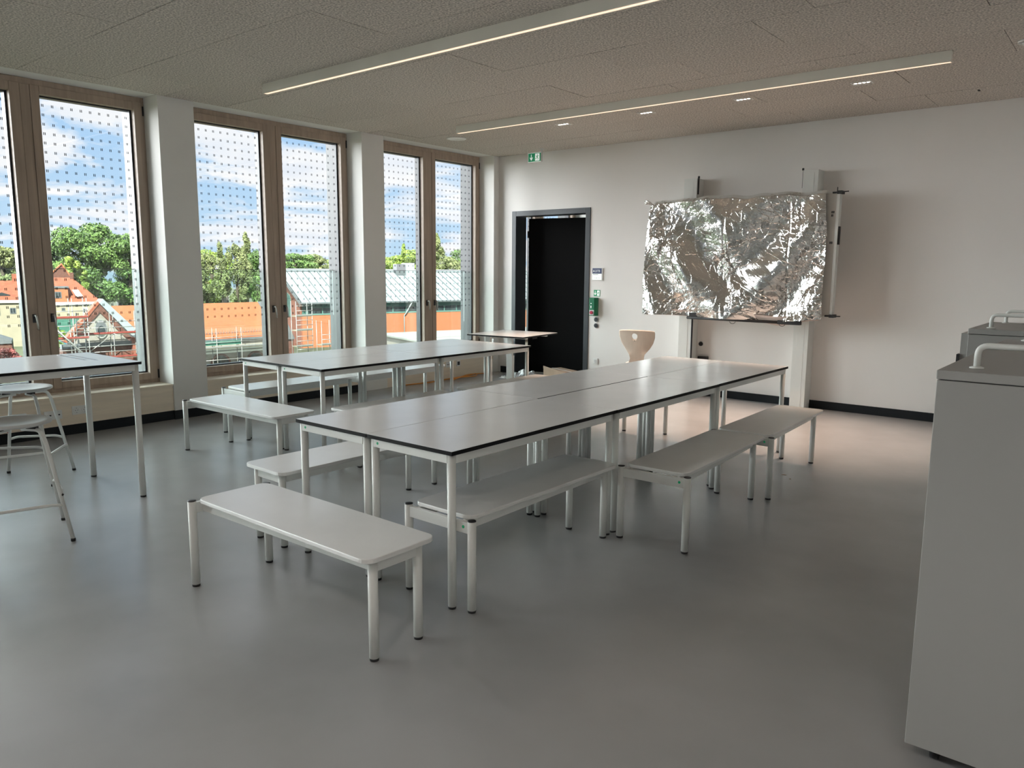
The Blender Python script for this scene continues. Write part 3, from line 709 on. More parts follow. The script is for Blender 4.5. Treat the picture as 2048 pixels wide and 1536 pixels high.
squiggle([(.03, 7.05, .008), (.10, 7.5, .008), (.05, 7.9, .008), (.14, 8.2, .03), (.05, 8.5, .03), (.20, 8.35, .02), (.10, 7.95, .02), (.22, 7.75, .008), (.06, 8.3, .035), (.03, 8.7, .008)], .007, 'extension_cable', 'orange cable lying loosely on floor below third window', 'cable', m_cable)
for (x, y, l, a, nm, lb) in ((5.66, 5.86, .035, .2, 'floor_crumb', 'longer brown crumb on floor at right'), (5.74, 5.77, .01, 1, 'floor_crumb', 'tiny dark crumb on floor just in front of the longer one'), (.34, 7.80, .03, 1, 'floor_crumb', 'tiny scrap on floor beside the orange cable')):
    bm = B(); lathe(bm, [(0, 0), (.5, .1), (.6, .4), (.3, .8), (0, 1)], 7); o = tag(obj(nm, bm, m_card), lb, 'crumb'); o.location = (x, y, 0); o.scale = (l, .010, .006); o.rotation_euler = (0, 0, a)

# ================================================================== OUTSIDE
m_tile = mat('terracotta_roof', (0.302, 0.099, 0.040), .8, var=.10, noise_s=1.5, bump=.2, bump_s=6)
m_tile2 = mat('old_red_tiles', (0.252, 0.071, 0.036), .8, var=.22, noise_s=2.2, bump=.3, bump_s=5)
m_orange = mat('orange_brick_wall', (0.319, 0.113, 0.050), .8, var=.06, noise_s=2)
m_cream = mat('cream_render', (0.286, 0.252, 0.185), .8, var=.06, noise_s=.7)
m_render = mat('pale_render', (0.260, 0.239, 0.210), .8, var=.08, noise_s=.8)
m_brick = mat('dark_red_brick', (0.109, 0.042, 0.029), .85, var=.35, noise_s=5)
m_zinc = mat('pale_metal_roof', (0.29, 0.34, 0.365), .5, .1, var=.05, noise_s=.5)
m_zincd = mat('grey_flashing', (0.126, 0.139, 0.151), .5, .2, var=.06)
m_teal = mat('green_cladding', (0.042, 0.113, 0.101), .5, var=.08, noise_s=1)
m_teal2 = mat('light_green_frame', (0.092, 0.193, 0.168), .5, var=.05)
m_pane = mat('far_window_pane', (0.025, 0.034, 0.038), .12, var=.3, noise_s=1.5)
m_tubes = mat('scaffold_steel', (0.260, 0.260, 0.252), .4, .3, var=.05)
m_plank = mat('scaffold_deck', (0.252, 0.231, 0.176), .7, var=.12, noise_s=2)
m_rw = mat('red_toe_board', (0.231, 0.038, 0.029), .6, var=.1)
m_gnet = mat('green_net', (0.029, 0.126, 0.092), .7, var=.15)
m_tarp = mat('blue_tarp', (0.013, 0.126, 0.210), .5, var=.2, noise_s=2)
m_ground = mat('ground', (0.067, 0.080, 0.042), .95, var=.4, noise_s=.08)
m_gravel = mat('pale_flat_roof', (0.252, 0.260, 0.239), .9, var=.08, noise_s=.4)
def leafmat(name, c1, c2):
    m = mat(name, c1, .6, var=.1); t = m.node_tree; r = [n for n in t.nodes if n.type == 'VALTORGB'][0]
    n = [n for n in t.nodes if n.type == 'TEX_NOISE'][0]; n.inputs['Scale'].default_value = .9; n.inputs['Detail'].default_value = 6
    r.color_ramp.elements[0].color = (*c1, 1); r.color_ramp.elements[1].color = (*c2, 1); return m
lf_mid = leafmat('leaves_mid_green', (0.019, 0.055, 0.013), (.13, .25, .055))
lf_light = leafmat('leaves_light_green', (0.067, 0.126, 0.017), (.27, .39, .07))
lf_dark = leafmat('leaves_dark_green', (0.011, 0.032, 0.015), (.09, .19, .07))
lf_pale = leafmat('leaves_grey_green', (0.055, 0.084, 0.029), (.25, .31, .12))
lf_red = leafmat('leaves_dark_red', (0.059, 0.013, 0.013), (.36, .10, .09))
m_bark = mat('bark', (0.050, 0.042, 0.029), .9, var=.3)
GZ = -11.0
bm = B(); box(bm, -420, -.6, -120, 420, GZ-1, GZ); gr = obj('ground', bm, m_ground, kind='structure')
def frame(O, U, Nn):
    """local x = U (to the right seen from the room), local y = toward the room, z up"""
    m = Matrix(((U[0], Nn[0], 0, O[0]), (U[1], Nn[1], 0, O[1]), (0, 0, 1, 0), (0, 0, 0, 1))); return m
def fthing(name, label, cat, fr, group=None):
    t = thing(name, label, cat, group=group); t.matrix_world = fr; return t
def fwindow(parent, x0, x1, z0, z1, y=0.0, fm=None, name='window'):
    bm = B(); w = .10
    box(bm, x0, x0+w, y, y+.08, z0, z1); box(bm, x1-w, x1, y, y+.08, z0, z1); box(bm, x0+w, x1-w, y, y+.08, z0, z0+w); box(bm, x0+w, x1-w, y, y+.08, z1-w, z1)
    box(bm, (x0+x1)/2-.04, (x0+x1)/2+.04, y, y+.07, z0+w, z1-w)
    o = obj(name, bm, fm or m_zincd, parent); boxobj('pane', (x0+w, x1-w, y, y+.03, z0+w, z1-w), m_pane, o); return o
# --- sports hall with pale metal roof
U = Vector((.3024, .9532)); Nn = Vector((.9532, -.3024))
gy = fthing('sports_hall', 'long orange brick hall with pale seamed metal roof and green clerestory', 'building', frame((-95.05, 72.91), U, Nn))
LEN, WID, ZE, RISE = 58, 21.6, -3.65, 4.6
bm = B(); box(bm, 0, LEN, -WID, 0, GZ, ZE-2.0); obj('wall', bm, m_orange, gy)
bm = B(); box(bm, .05, LEN, -WID+.3, -.30, ZE-2.0, ZE); obj('clerestory', bm, m_teal, gy)
bm = B(); box(bm, 0, LEN, -.32, .06, ZE-2.15, ZE-1.95); box(bm, 0, LEN, -.3, -.24, ZE-1.05, ZE-.98)
obj('clerestory_sill', bm, m_teal2, gy)
for k in range(23):
    x = .9+k*2.45; bm = B(); box(bm, x, x+.14, -.30, -.18, ZE-1.95, ZE-1.0); o = obj('mullion', bm, m_teal2, gy)
    if k < 22: boxobj('glazing', (x+.14, x+2.45, -.30, -.26, ZE-1.95, ZE-1.05), m_pane, gy)
bm = B(); prism(bm, [(-WID, GZ), (0, GZ), (0, ZE), (-WID/2, ZE+RISE), (-WID, ZE)], 'x', -.25, .0); obj('gable_wall', bm, mat('red_brick_gable', (.21, .07, .042), .85, var=.15, noise_s=3), gy)
bm = B(); prism(bm, [(-8.2, ZE-2.6), (-4.6, ZE-2.6), (-4.6, ZE+.2), (-5.2, ZE+.9), (-6.4, ZE+1.25), (-7.6, ZE+.9), (-8.2, ZE+.2)], 'x', -.34, -.25); obj('arched_window', bm, m_teal, gy)
sx = .92; np_ = int(LEN/1.3)
sl_ = hypot(WID/2+.8, RISE)
for k in range(np_):
    x = k*1.3; bm = B()
    prism(bm, [(.8, ZE-.25), (-WID/2, ZE+RISE+.03), (-WID/2, ZE+RISE+.18), (.8, ZE-.08)], 'x', x-.3+.03, x-.3+1.27)
    prism(bm, [(.8, ZE-.08), (-WID/2, ZE+RISE+.18), (-WID/2, ZE+RISE+.32), (.8, ZE+.06)], 'x', x-.3-.025, x-.3+.035, 1)
    obj('roof_panel', bm, [m_zinc, m_zincd], gy)
bm = B(); prism(bm, [(-WID-.8, ZE-.2), (-WID/2, ZE+RISE+.1), (-WID/2, ZE+RISE+.3), (-WID-.8, ZE)], 'x', -.4, LEN+.3); obj('rear_roof', bm, m_zinc, gy)
bm = B(); box(bm, -.6, LEN+.3, -WID/2-.35, -WID/2+.35, ZE+RISE+.15, ZE+RISE+.55); obj('ridge_cap', bm, m_zinc, gy)
bm = B(); box(bm, -.5, LEN+.3, .72, .95, ZE-.36, ZE-.12); obj('gutter', bm, m_zincd, gy)
bm = B(); prism(bm, [(.85, ZE-.45), (-WID/2, ZE+RISE), (-WID/2, ZE+RISE+.4), (.85, ZE-.0)], 'x', -.62, -.42); obj('verge', bm, m_zincd, gy)
bm = B(); prism(bm, [(-WID-.85, ZE-.45), (-WID/2, ZE+RISE), (-WID/2, ZE+RISE+.4), (-WID-.85, ZE-.0)], 'x', -.62, -.42); obj('verge', bm, m_zincd, gy)
boxobj('roof_vent', (20.5, 22.2, -WID/2+.2, -WID/2+1.8, ZE+3.4, ZE+RISE+1.5), m_zincd, gy); boxobj('chimney', (22.2, 23.9, -WID/2+.2, -WID/2+2.1, ZE+3.2, ZE+RISE+1.7), m_zinc, gy)
for x in (17.6, 35.2):
    bm = B(); tube(bm, rounded([(x+1.2, .8, ZE-.3), (x+.2, .3, ZE-2.3), (x, .12, ZE-2.6), (x, .12, GZ)], .4), .09, 8); obj('downpipe', bm, m_teal2 if x > 30 else m_zinc, gy)
for x0, x1 in ((23.8, 26.2), (28.2, 34.6), (12.0, 16.4), (38, 44)):
    fwindow(gy, x0, x1, ZE-8.0, ZE-6.2, .0)
for x in (22.0, 31.6):
    bm = B(); tube(bm, [(x-.3, .05, ZE-6.1), (x+.2, .5, ZE-5.4), (x+.7, .7, ZE-5.3)], .08, 6); box(bm, x+.4, x+1.1, .5, .9, ZE-5.42, ZE-5.2); obj('wall_lamp', bm, m_dark, gy)
# pale flat roof of a low annexe in front of the hall
lo_ = fthing('flat_roofed_annexe', 'low annexe with pale gravel roof in front of the orange hall', 'building', frame((-60, 55), U, Nn))
bm = B(); box(bm, 13, 44, -24, 6, GZ, -8.0); obj('wall', bm, m_render, lo_)
bm = B(); box(bm, 12.7, 44.3, -24.3, 6.3, -8.0, -7.8); obj('roof', bm, m_gravel, lo_)
bm = B()
for y in (-14, -7, 0): box(bm, 12.7, 44.3, y, y+.25, -7.8, -7.74)
obj('roof_kerb', bm, m_gravel, lo_)
# --- terracotta roofed church hall
U2 = Vector((.0791, .9969)); N2 = Vector((.9969, -.0791))
O2 = (-69.53, 32.73)       # ridge line start
ch2 = fthing('church_hall', 'hall under a plain terracotta roof with round-arched windows below', 'building', frame(O2, U2, N2))
ZR = -2.16; ZE2 = -5.5; x1 = 15.49
bm = B(); prism(bm, [(0, ZR), (4.2, ZE2), (4.2, ZE2-.25), (0, ZR-.25)], 'x', .3, x1); obj('roof', bm, m_tile, ch2)
bm = B(); prism(bm, [(0, ZR), (-4.2, ZE2), (-4.2, ZE2-.25), (0, ZR-.25)], 'x', .3, x1); obj('rear_roof', bm, m_tile, ch2)
bm = B(); prism(bm, [(-4.25, ZE2), (0, ZR+.05), (4.25, ZE2), (4.25, ZE2-.4), (0, ZR-.35), (-4.25, ZE2-.4)], 'x', x1, x1+.35); obj('verge', bm, m_zincd, ch2)
bm = B(); prism(bm, [(-4, ZE2-.2), (0, ZR-.3), (4, ZE2-.2), (4, GZ), (-4, GZ)], 'x', .4, x1-.1); obj('wall', bm, m_render, ch2)
bm = B(); box(bm, -.4, x1+.2, 4.0, 4.45, ZE2-1.25, ZE2-1.0); box(bm, -.4, x1+.2, 4.0, 4.3, ZE2-1.55, ZE2-1.35); obj('cornice', bm, m_sock, ch2)
bm = B(); box(bm, -.4, x1, 4.15, 4.4, ZE2-.3, ZE2-.1); obj('gutter', bm, m_zincd, ch2)
bm = B()
for k in range(60): box(bm, -3+k*.3, -2.97+k*.3, 3.78, 3.81, ZE2+.3, ZE2+.75)
box(bm, -3, 15.2, 3.78, 3.81, ZE2+.5, ZE2+.53); obj('snow_guard', bm, m_tubes, ch2, kind='stuff')
for xc, zt in ((9.05, -7.15), (12.9, -7.10), (5.2, -7.15)):
    def arch(r_, y0_, y1_, m__, nm, par):
        bm = B(); pts = [(xc-r_, -9.8), (xc+r_, -9.8)]+[(xc+r_*cos(k*pi/12), -8.15+r_*sin(k*pi/12)) for k in range(13)]
        prism(bm, pts, 'y', y0_, y1_); return obj(nm, bm, m__, par)
    a_ = arch(1.05, 4.0, 4.10, m_brick, 'arched_window', ch2); arch(.85, 4.10, 4.14, m_pane, 'pane', a_)
for xc in (7.1, 11.0, 14.6):
    bm = B(); cyl(bm, (xc, 4.15, ZE2-1.5), (xc, 4.15, GZ), .12, 8); obj('downpipe', bm, m_zincd, ch2)
# --- gable with rose window
O3 = (-63.24, 32.23)
gb = fthing('gabled_transept', 'brick edged gable with tall oval window behind scaffolding', 'building', frame(O3, U2, N2))
AX, AZ = -2.86, -1.45
bm = B(); prism(bm, [(-5.6, -5.05), (AX, AZ-.35), (-.55, -5.05)], 'y', -.3, 0); obj('gable_wall', bm, m_render, gb)
bm = B(); prism(bm, [(-5.9, -4.9), (AX, AZ-.2), (-.2, -4.9), (-.7, -4.9), (AX, AZ-.95), (-5.2, -4.9)], 'y', -.3, .12); obj('brick_verge', bm, m_brick, gb)
bm = B(); prism(bm, [(AX, AZ-.15), (AX+.30, AZ+.22), (.62, -4.65), (.0, -4.95)], 'y', -.9, .25); obj('coping', bm, m_zinc, gb, label='pale blue metal coping')
bm = B(); prism(bm, [(AX, AZ-.15), (AX-.1, AZ+.05), (-5.95, -4.75), (-5.7, -4.95)], 'y', -.5, .2); obj('coping', bm, m_tile2, gb)
for rr, m__, y_, nm in ((.92, m_gravel, .0, 'oval_surround'), (.72, m_zincd, .05, 'oval_frame')):
    bm = B(); prism(bm, [(-2.85+rr*.62*cos(k*pi/12), -3.80+rr*.98*sin(k*pi/12)) for k in range(24)], 'y', -.1, y_+.12); o_ = obj(nm, bm, m__, gb)
bm = B(); prism(bm, [(-2.85+.30*cos(k*pi/12), -4.0+.42*sin(k*pi/12)) for k in range(24)], 'y', .12, .20); obj('pane', bm, m_pane, gb)
bm = B(); box(bm, -6.1, 0.3, -.3, .25, -5.45, -5.05); obj('string_course', bm, m_zincd, gb)
bm = B(); box(bm, -6.0, 0.15, -1.0, .1, GZ, -5.45); obj('brick_base', bm, m_brick, gb)
bm = B(); box(bm, -.4, .5, -.4, .5, GZ, -4.75); obj('corner_pillar', bm, mat('orange_pillar', (.25, .085, .055), .8, var=.2, noise_s=3), gb)
# brick part at the right end of the church hall
bp_ = fthing('brick_apse', 'small brick building with grey pitched roof between scaffolds and orange hall', 'building', frame((-65.54, 32.41), U2, N2))
bm = B(); box(bm, 15.7, 18.0, -5, -1, GZ, -6.2); obj('wall', bm, m_brick, bp_)
bm = B(); prism(bm, [(15.6, -6.2), (18.1, -6.2), (17.2, -4.3), (16.0, -4.3)], 'y', -5.2, -.8); obj('roof', bm, m_zincd, bp_)
boxobj('chimney', (16.6, 17.3, -2, -1.2, -6, -3.7), m_render, bp_)
# --- scaffolds
def scaffold(name, label, fr, xs, ys, zs, decks, mesh_toe=m_rw, rails=True, braces=()):
    t = fthing(name, label, 'scaffold', fr, 'scaffolds around the church hall')
    for x in xs:
        for y in ys:
            bm = B(); cyl(bm, (x, y, GZ), (x, y, zs[1]), .036, 6); obj('standard', bm, m_tubes, t)
    for z in decks:
        bm = B(); box(bm, xs[0], xs[-1], min(ys), max(ys), z-.09, z); obj('deck', bm, m_plank, t)
        boxobj('toe_board', (xs[0], xs[-1], max(ys)+.02, max(ys)+.06, z, z+.15), mesh_toe, t)
        if rails:
            for dz in (.55, 1.05):
                if z+dz < zs[1]+.1:
                    bm = B(); cyl(bm, (xs[0], max(ys)+.05, z+dz), (xs[-1], max(ys)+.05, z+dz), .035, 6); obj('guard_rail', bm, m_tubes, t)
    for xa, za, xb, zb in braces:
        bm = B(); cyl(bm, (xa, max(ys)+.07, za), (xb, max(ys)+.07, zb), .035, 6); obj('brace', bm, m_tubes, t)
    return t
scaffold('scaffold', 'white steel scaffold with red toe boards in front of the oval window gable', frame(O3, U2, N2), (-5.2, -2.3, -.2, .9), (.7, 1.5), (0, -2.3), (-4.2, -6.3, -8.4),
         braces=((-2.3, -4.2, -1.2, -4.9), (-5.2, -6.3, -2.3, -4.2), (-.2, -6.3, .9, -4.2)))
st = scaffold('stair_tower', 'scaffold stair tower left of the oval window gable', frame((O3[0]+2, O3[1]-5.0), U2, N2), (-3.0, -1.2, -.1), (.2, 1.1), (0, -1.0), (-2.6, -4.3, -6.3, -8.3))
for (xa, za, xb, zb) in ((-2.6, -3.4, .2, -6.6), (-2.6, -6.4, .2, -9.6)):
    bm = B()
    for y in (.95, 1.35): cyl(bm, (xa, y, za), (xb, y, zb), .06, 6)
    obj('stair_stringer', bm, m_tubes, st)
    for k in range(12):
        f_ = (k+.5)/12; x_, z_ = xa+(xb-xa)*f_, za+(zb-za)*f_; boxobj('stair_tread', (x_-.12, x_+.12, .95, 1.35, z_-.02, z_+.02), m_tubes, st)
scaffold('scaffold', 'scaffold deck with green netting along the eaves of the church hall', frame((-65.54, 32.41), U2, N2), (5.2, 8.0, 10.6, 14.3), (.6, 1.6), (0, -4.4), (-6.35, -8.6), m_tubes)
nt_ = fthing('debris_net', 'green debris net lying on the eaves scaffold', 'net', frame((-65.54, 32.41), U2, N2))
bm = B(); box(bm, 6.5, 10.8, 1.0, 1.05, -6.15, -5.72); obj('net', bm, m_gnet, nt_)
scaffold('scaffold', 'tall narrow scaffold beside the brick building, right of second window mullion', frame((-63.5, 32.2), U2, N2), (16.0, 17.9), (.2, 1.2), (0, -1.85), (-3.4, -4.9, -6.6, -8.0), m_tubes)
scaffold('scaffold', 'lower scaffold bay standing before the orange hall wall', frame((-62.5, 32.1), U2, N2), (18.4, 20.0), (.2, 1.2), (0, -3.95), (-6.5, -8.4), m_tubes, braces=((18.5, -8.2, 19.9, -6.6),))
# --- houses at left
U4 = Vector((.3378, .9412)); N4 = Vector((.9412, -.3378)); FR4 = frame((-127.89, 48.46), U4, N4)
h1 = fthing('mansard_house', 'cream house with red mansard roof, dormer windows and skylight', 'building', FR4)
bm = B(); box(bm, -3.0, 5.6, -9, 0, GZ, -4.35); obj('wall', bm, m_cream, h1)
bm = B(); box(bm, -3.2, 7.0, -.3, .35, -4.5, -4.12); obj('eaves', bm, m_sock, h1)
bm = B(); V_ = [(-3.2, .2, -4.12), (7.4, .2, -4.12), (3.5, -4.5, -.25), (-3.2, -4.5, -.25), (-3.2, -9, -4.12), (7.4, -9, -4.12)]
vs = [bm.verts.new(v) for v in V_]
for f_ in ((0, 1, 2, 3), (1, 5, 2), (3, 2, 5, 4), (0, 3, 4), (0, 4, 5, 1)): bm.faces.new([vs[i] for i in f_])
obj('roof', bm, m_tile2, h1)
bm = B(); box(bm, -3.2, 2.7, -3.6, .05, -4.1, -1.85); d_ = obj('dormer', bm, m_orange, h1)
boxobj('dormer_roof', (-3.3, 2.85, -3.8, .25, -1.85, -1.6), m_zincd, d_)
fwindow(h1, -.55, .27, -3.45, -2.5, .05); fwindow(h1, .85, 1.75, -3.45, -2.45, .05)
bm = B(); prism(bm, [(3.30, -2.2), (4.15, -2.15), (4.75, -3.15), (3.85, -3.28)], 'y', -1.4, .05); obj('skylight', bm, m_sock, h1)
boxobj('chimney', (3.2, 3.75, -5, -4.2, -2, .6), m_brick, h1)
fwindow(h1, -.45, .6, -6.2, -5.05, 0); fwindow(h1, 1.6, 2.1, -5.5, -5.0, 0); fwindow(h1, 4.6, 5.3, -6.0, -5.1, 0, m_sock)
bm = B(); box(bm, -3.0, 3.0, 0, .6, -7.6, -7.35); obj('balcony', bm, m_zincd, h1)
h1b = fthing('small_red_gable', 'small red tiled gable peeking over the mansard house', 'building', frame((-140, 55), U4, N4))
bm = B(); prism(bm, [(-2.3, -.6), (.2, 2.0), (1.6, -.6), (1.6, GZ), (-2.3, GZ)], 'y', -5, 0); obj('wall', bm, m_brick, h1b)
bm = B(); prism(bm, [(-2.6, -.7), (.2, 2.15), (.2, 1.9), (-2.3, -.7)], 'y', -5.2, .2); prism(bm, [(.2, 2.15), (1.9, -.7), (1.6, -.7), (.2, 1.9)], 'y', -5.2, .2); obj('roof', bm, m_tile, h1b)
h2 = fthing('red_roofed_house', 'cream house with tall red tiled roof and eyebrow window at left edge', 'building', FR4)
bm = B(); box(bm, -12, -3.2, -8, .0, GZ, -3.75); obj('wall', bm, m_cream, h2)
bm = B(); prism(bm, [(.3, -3.7), (-4, -.72), (-8.3, -3.7)], 'x', -12, -3.4); obj('roof', bm, m_tile2, h2)
bm = B(); box(bm, -12, -3.2, -.2, .35, -4.1, -3.7); obj('eaves', bm, m_sock, h2)
boxobj('chimney', (-4.9, -4.2, -4.6, -3.7, -2, .35), m_tile2, h2)
bm = B(); prism(bm, [(-7.4, -2.95), (-6.3, -2.5), (-5.2, -2.9), (-5.3, -3.0), (-7.3, -3.05)], 'y', -1.4, -.55); obj('eyebrow_window', bm, m_pane, h2)
fwindow(h2, -5.4, -4.6, -5.8, -4.9, 0); fwindow(h2, -7.6, -6.7, -6.0, -4.9, 0)
h3 = fthing('chimney_house', 'low building with grey roof and brick chimney at left edge', 'building', frame((-92, 32), U4, N4))
bm = B(); prism(bm, [(-7.5, -5.1), (-3.2, -5.8), (-.6, -6.9), (-.6, -7.2), (-7.5, -7.2)], 'y', -4, 0); obj('roof', bm, m_zincd, h3)
bm = B(); box(bm, -7.5, -.6, -4, -.2, GZ, -7.2); obj('wall', bm, m_brick, h3)
bm = B(); box(bm, -4.75, -3.75, -1.2, -.4, -6.6, -3.9); box(bm, -4.85, -3.65, -1.3, -.3, -4.5, -4.3)
cyl(bm, (-4.5, -.8, -3.9), (-4.5, -.8, -3.5), .13, 8); cyl(bm, (-4.05, -.8, -3.9), (-4.05, -.8, -3.5), .13, 8); obj('chimney', bm, m_tile2, h3)
tp = fthing('blue_tarpaulin', 'bunched blue tarpaulin on a flat roof left of the gable', 'tarpaulin', frame((-85.3, 33.9), U4, N4))
bm = crumple(0, 0, 1.9, 1.2, .9, 3.3, 30); bmesh.ops.translate(bm, verts=bm.verts, vec=(0, 0, -7.2)); obj('sheet', bm, m_tarp, tp)
sd = fthing('green_shed', 'green netted enclosure behind the stair tower', 'enclosure', frame((-97.2, 38.15), U4, N4))
bm = B(); box(bm, -3.4, 3.6, -3, 0, GZ, -4.9); obj('netting', bm, m_gnet, sd)
boxobj('white_rail', (-3.5, 3.7, .0, .1, -4.9, -4.65), m_sock, sd)
fr_ = fthing('brick_platform', 'low brick roofed building carrying the blue tarpaulin', 'building', frame((-85.3, 33.9), U4, N4)); boxobj('wall', (-3.2, 3.6, -2, 1.6, GZ, -7.2), m_tile2, fr_)
for k, (x, y, z0, z1_, w_, mt_, lb) in enumerate(((-172.5, 81.9, -9, -4.2, 6, m_render, 'distant pale house under the large trees'), (-178, 92, -9, -3.2, 4, m_zinc, 'distant grey house right of the large tree'), (-150, 84, -9, -4.6, 5, m_cream, 'distant cream house above the terracotta roof'), (-130, 77, -9, -2.6, 7, m_render, 'distant house hidden behind the birch tree'))):
    t = fthing('distant_house', lb, 'building', frame((x, y), U4, N4), 'distant houses among the trees')
    boxobj('wall', (-w_/2, w_/2, -5, 0, GZ, z1_), mt_, t); bm = B(); prism(bm, [(.4, z1_), (-2.5, z1_+1.6), (-5.4, z1_)], 'x', -w_/2-.3, w_/2+.3); obj('roof', bm, m_tile2 if k != 1 else m_zincd, t)
    for q in (-1, 1): fwindow(t, q*w_*.22-.4, q*w_*.22+.4, z1_-1.9, z1_-.7, 0)

# --- trees
def tree(label, x, y, zt, zb, hw, kind, lmat, nleaf=9000, leaf=.30, group='trees beyond the roofs', name='tree'):
    t = thing(name, label, 'tree', (x, y, GZ), group=group); rnd = random.Random(hash((round(x), round(y))) & 0xffff)
    H0, H1 = zb-GZ, zt-GZ; hc = (H0+H1)/2; hh = (H1-H0)/2
    blobs = []
    nb = {'round': 26, 'cone': 30, 'column': 16, 'loose': 34}[kind]
    for k in range(nb):
        f_ = rnd.random(); zz = -1+2*(k+.5)/nb
        if kind == 'cone': rad = hw*(1-(zz+1)/2)**.9*1.0+.15; rr = rad*rnd.uniform(.3, .9); br = (rad*.45+.25, hh*.10+.25)
        elif kind == 'column': rad = hw*math.sqrt(max(.08, 1-zz*zz)); rr = rad*rnd.uniform(0, .5); br = (hw*.55, hh*.18)
        else: rad = hw*math.sqrt(max(.06, 1-abs(zz)**2.6)); rr = rad*math.sqrt(rnd.random())*.85; br = (hw*rnd.uniform(.22, .38), hh*rnd.uniform(.16, .28)) if kind == 'round' else (hw*rnd.uniform(.14, .28), hh*rnd.uniform(.14, .26))
        a = rnd.uniform(0, 2*pi)
        blobs.append((rr*cos(a), rr*sin(a), hc+zz*hh*.86, *br))
    vs, fs = [], []
    for k in range(nleaf):
        bx_, by_, bz_, br_, bh_ = blobs[rnd.randrange(nb)]
        v = Vector((rnd.gauss(0, 1), rnd.gauss(0, 1), rnd.gauss(0, 1)+.2)).normalized(); q = rnd.uniform(.72, 1.06)
        c = Vector((bx_+v.x*br_*q, by_+v.y*br_*q, bz_+v.z*bh_*q))
        nrm = (v+Vector((rnd.gauss(0, .5), rnd.gauss(0, .5), rnd.gauss(0, .5)))).normalized()
        a = nrm.orthogonal().normalized(); b_ = nrm.cross(a); s = leaf*rnd.uniform(.6, 1.2); th = rnd.uniform(0, pi)
        a, b_ = a*cos(th)+b_*sin(th), b_*cos(th)-a*sin(th); i = len(vs)
        vs += [c-a*s*.5, c-b_*s*.32, c+a*s*.5, c+b_*s*.32]; fs.append((i, i+1, i+2, i+3))
    me = D.meshes.new('foliage'); me.from_pydata([tuple(v) for v in vs], [], fs); me.materials.append(lmat); o = D.objects.new('foliage', me); COL.objects.link(o); o.parent = t; o['kind'] = 'stuff'
    bm = B(); tr_ = max(.12, hw*.07)
    tube(bm, [(0, 0, 0), (0, 0, H0), (.1, .05, hc+hh*.3)], tr_, 8)
    for k in range(6):
        bx_, by_, bz_, *_r = blobs[rnd.randrange(nb)]; z_ = max(.5, bz_-hypot(bx_, by_)*.8); tube(bm, [(0, 0, min(z_, hc)), (bx_*.5, by_*.5, (min(z_, hc)+bz_)/2+.1), (bx_, by_, bz_)], tr_*.4, 5)
    obj('trunk', bm, m_bark, t)
tree('large dark green crown filling the first window above the red roofs', -159, 67.8, 10.1, -6.0, 8.6, 'round', lf_mid, 26000, .55)
tree('green tree crown at right side of the first window behind the large one', -150, 71.5, 8.0, -5.9, 6.0, 'round', lf_mid, 17000, .5)
tree('dark tree behind left flank of the large crown', -172, 66, 6.6, -5, 6, 'round', lf_dark, 10000, .55)
tree('light green tree in front of the large dark crown', -149.5, 60.3, 3.4, -5.5, 2.9, 'loose', lf_light, 9000, .42)
tree('pale tree at the very left edge of the first window', -164, 53.5, 5.1, -2.5, 5.2, 'loose', lf_pale, 11000, .5)
tree('low green tree behind the small red gable', -190, 71, 3.3, -5.5, 7, 'round', lf_mid, 9000, .6)
tree('dark fir behind the left edge roofs', -175, 57, 2.6, -4, 5, 'round', lf_dark, 6000, .55)
tree('grey green birch with loose hanging foliage in the second window', -87.9, 57.5, 4.7, -4.2, 2.5, 'loose', lf_pale, 12000, .24)
tree('second birch left of the first one in the second window', -93, 55.5, 3.6, -4.6, 2.6, 'loose', lf_pale, 10000, .26)
tree('tall slim poplar rising above the birch in the second window', -107.1, 71.0, 7.6, -3.7, 1.5, 'cone', lf_pale, 7000, .28)
tree('thin second poplar just left of the taller poplar', -101.3, 63.1, 5.6, -3.3, .7, 'cone', lf_pale, 3000, .26)
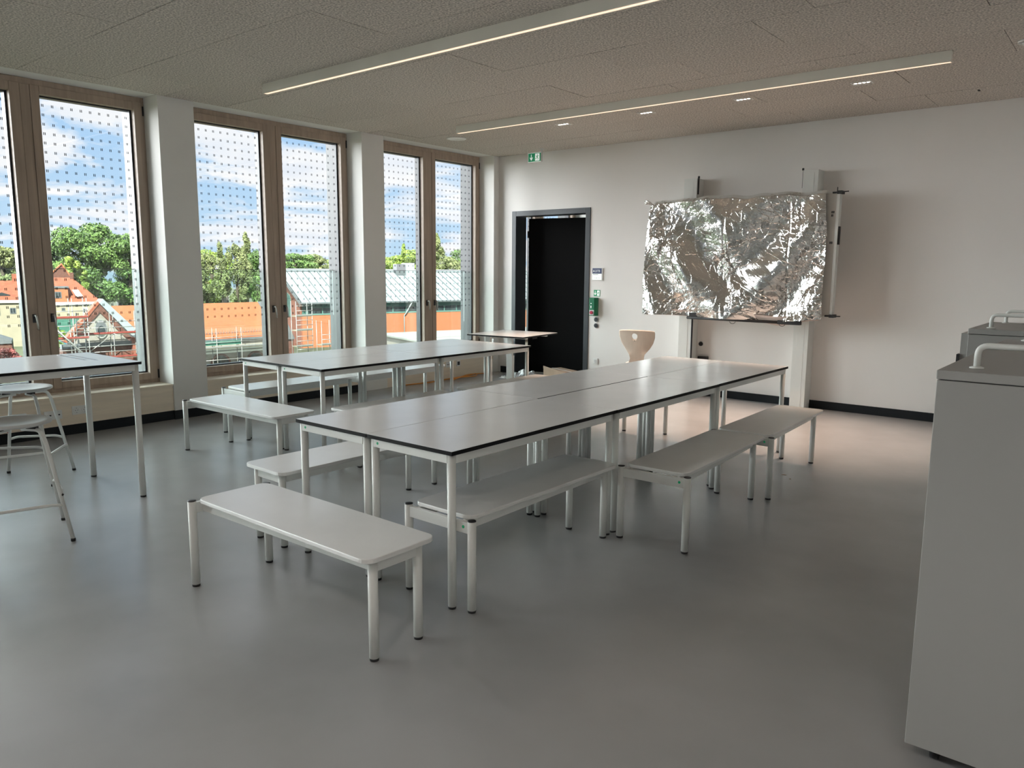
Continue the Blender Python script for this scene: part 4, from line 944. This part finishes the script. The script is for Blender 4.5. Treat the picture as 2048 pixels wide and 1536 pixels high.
tree('round green tree behind the birch at left of second window', -120.9, 72.5, 4.7, -5, 4.4, 'round', lf_light, 12000, .36)
tree('dark green tree right of the birch in the second window', -97.5, 67.2, 4.2, -4.5, 2.6, 'round', lf_mid, 10000, .3)
tree('small yellowish tree below the dark tree in the second window', -92, 65.6, .4, -4.5, 1.5, 'loose', lf_light, 4000, .25)
tree('green tree above metal roof, right pane of second window, left one', -124.9, 92.9, 4.4, -1, 4.8, 'round', lf_mid, 10000, .36)
tree('olive tree above metal roof, right pane of second window, right one', -129.6, 101.9, 4.5, -1, 5.4, 'round', lf_pale, 12000, .38)
tree('olive tree behind the second pier above the metal roof', -133, 112, 4.2, -1, 6.5, 'round', lf_light, 9000, .4)
tree('bushy green tree in left pane of third window', -124, 124.6, 5.9, -.5, 5.6, 'round', lf_light, 12000, .38)
tree('narrow column poplar in left pane of third window', -139, 135.2, 8.1, -1, .8, 'column', lf_light, 3500, .3)
tree('sparse tall tree at right of the left pane in third window', -129, 130.9, 9.6, -1, 1.0, 'cone', lf_pale, 1800, .3)
tree('low green tree at left of the third window', -153.2, 143, 4.6, -1, 7.5, 'round', lf_light, 8000, .45)
tree('brownish spruce beside the mullion of the third window', -125.4, 133.6, 10.4, -2, 3.0, 'cone', lf_pale, 9000, .34)
tree('low yellow green tree right of the spruce in third window', -119, 131, 4.3, -1, 4.2, 'round', lf_pale, 9000, .34)
tree('green tree at the right edge of the third window', -120.4, 140, 6.9, -1, 5.0, 'round', lf_mid, 12000, .38)
tree('yellow green bush in front of the brick platform', -77, 30.4, -5.9, -8.2, 1.5, 'round', lf_light, 4500, .2, name='bush')
tree('dark red leaved shrub at the lower left edge of the first window', -69.7, 23.2, -5.6, -8.6, 1.9, 'round', lf_red, 6500, .2, name='bush')
tree('green bush inside the netted enclosure', -93.5, 36.0, -5.2, -7.6, 1.6, 'round', lf_light, 3500, .25, name='bush')
tree('low hedge like tree behind the terracotta roof at left', -112, 58, -1.6, -5.6, 3.0, 'round', lf_light, 6000, .3, name='bush')
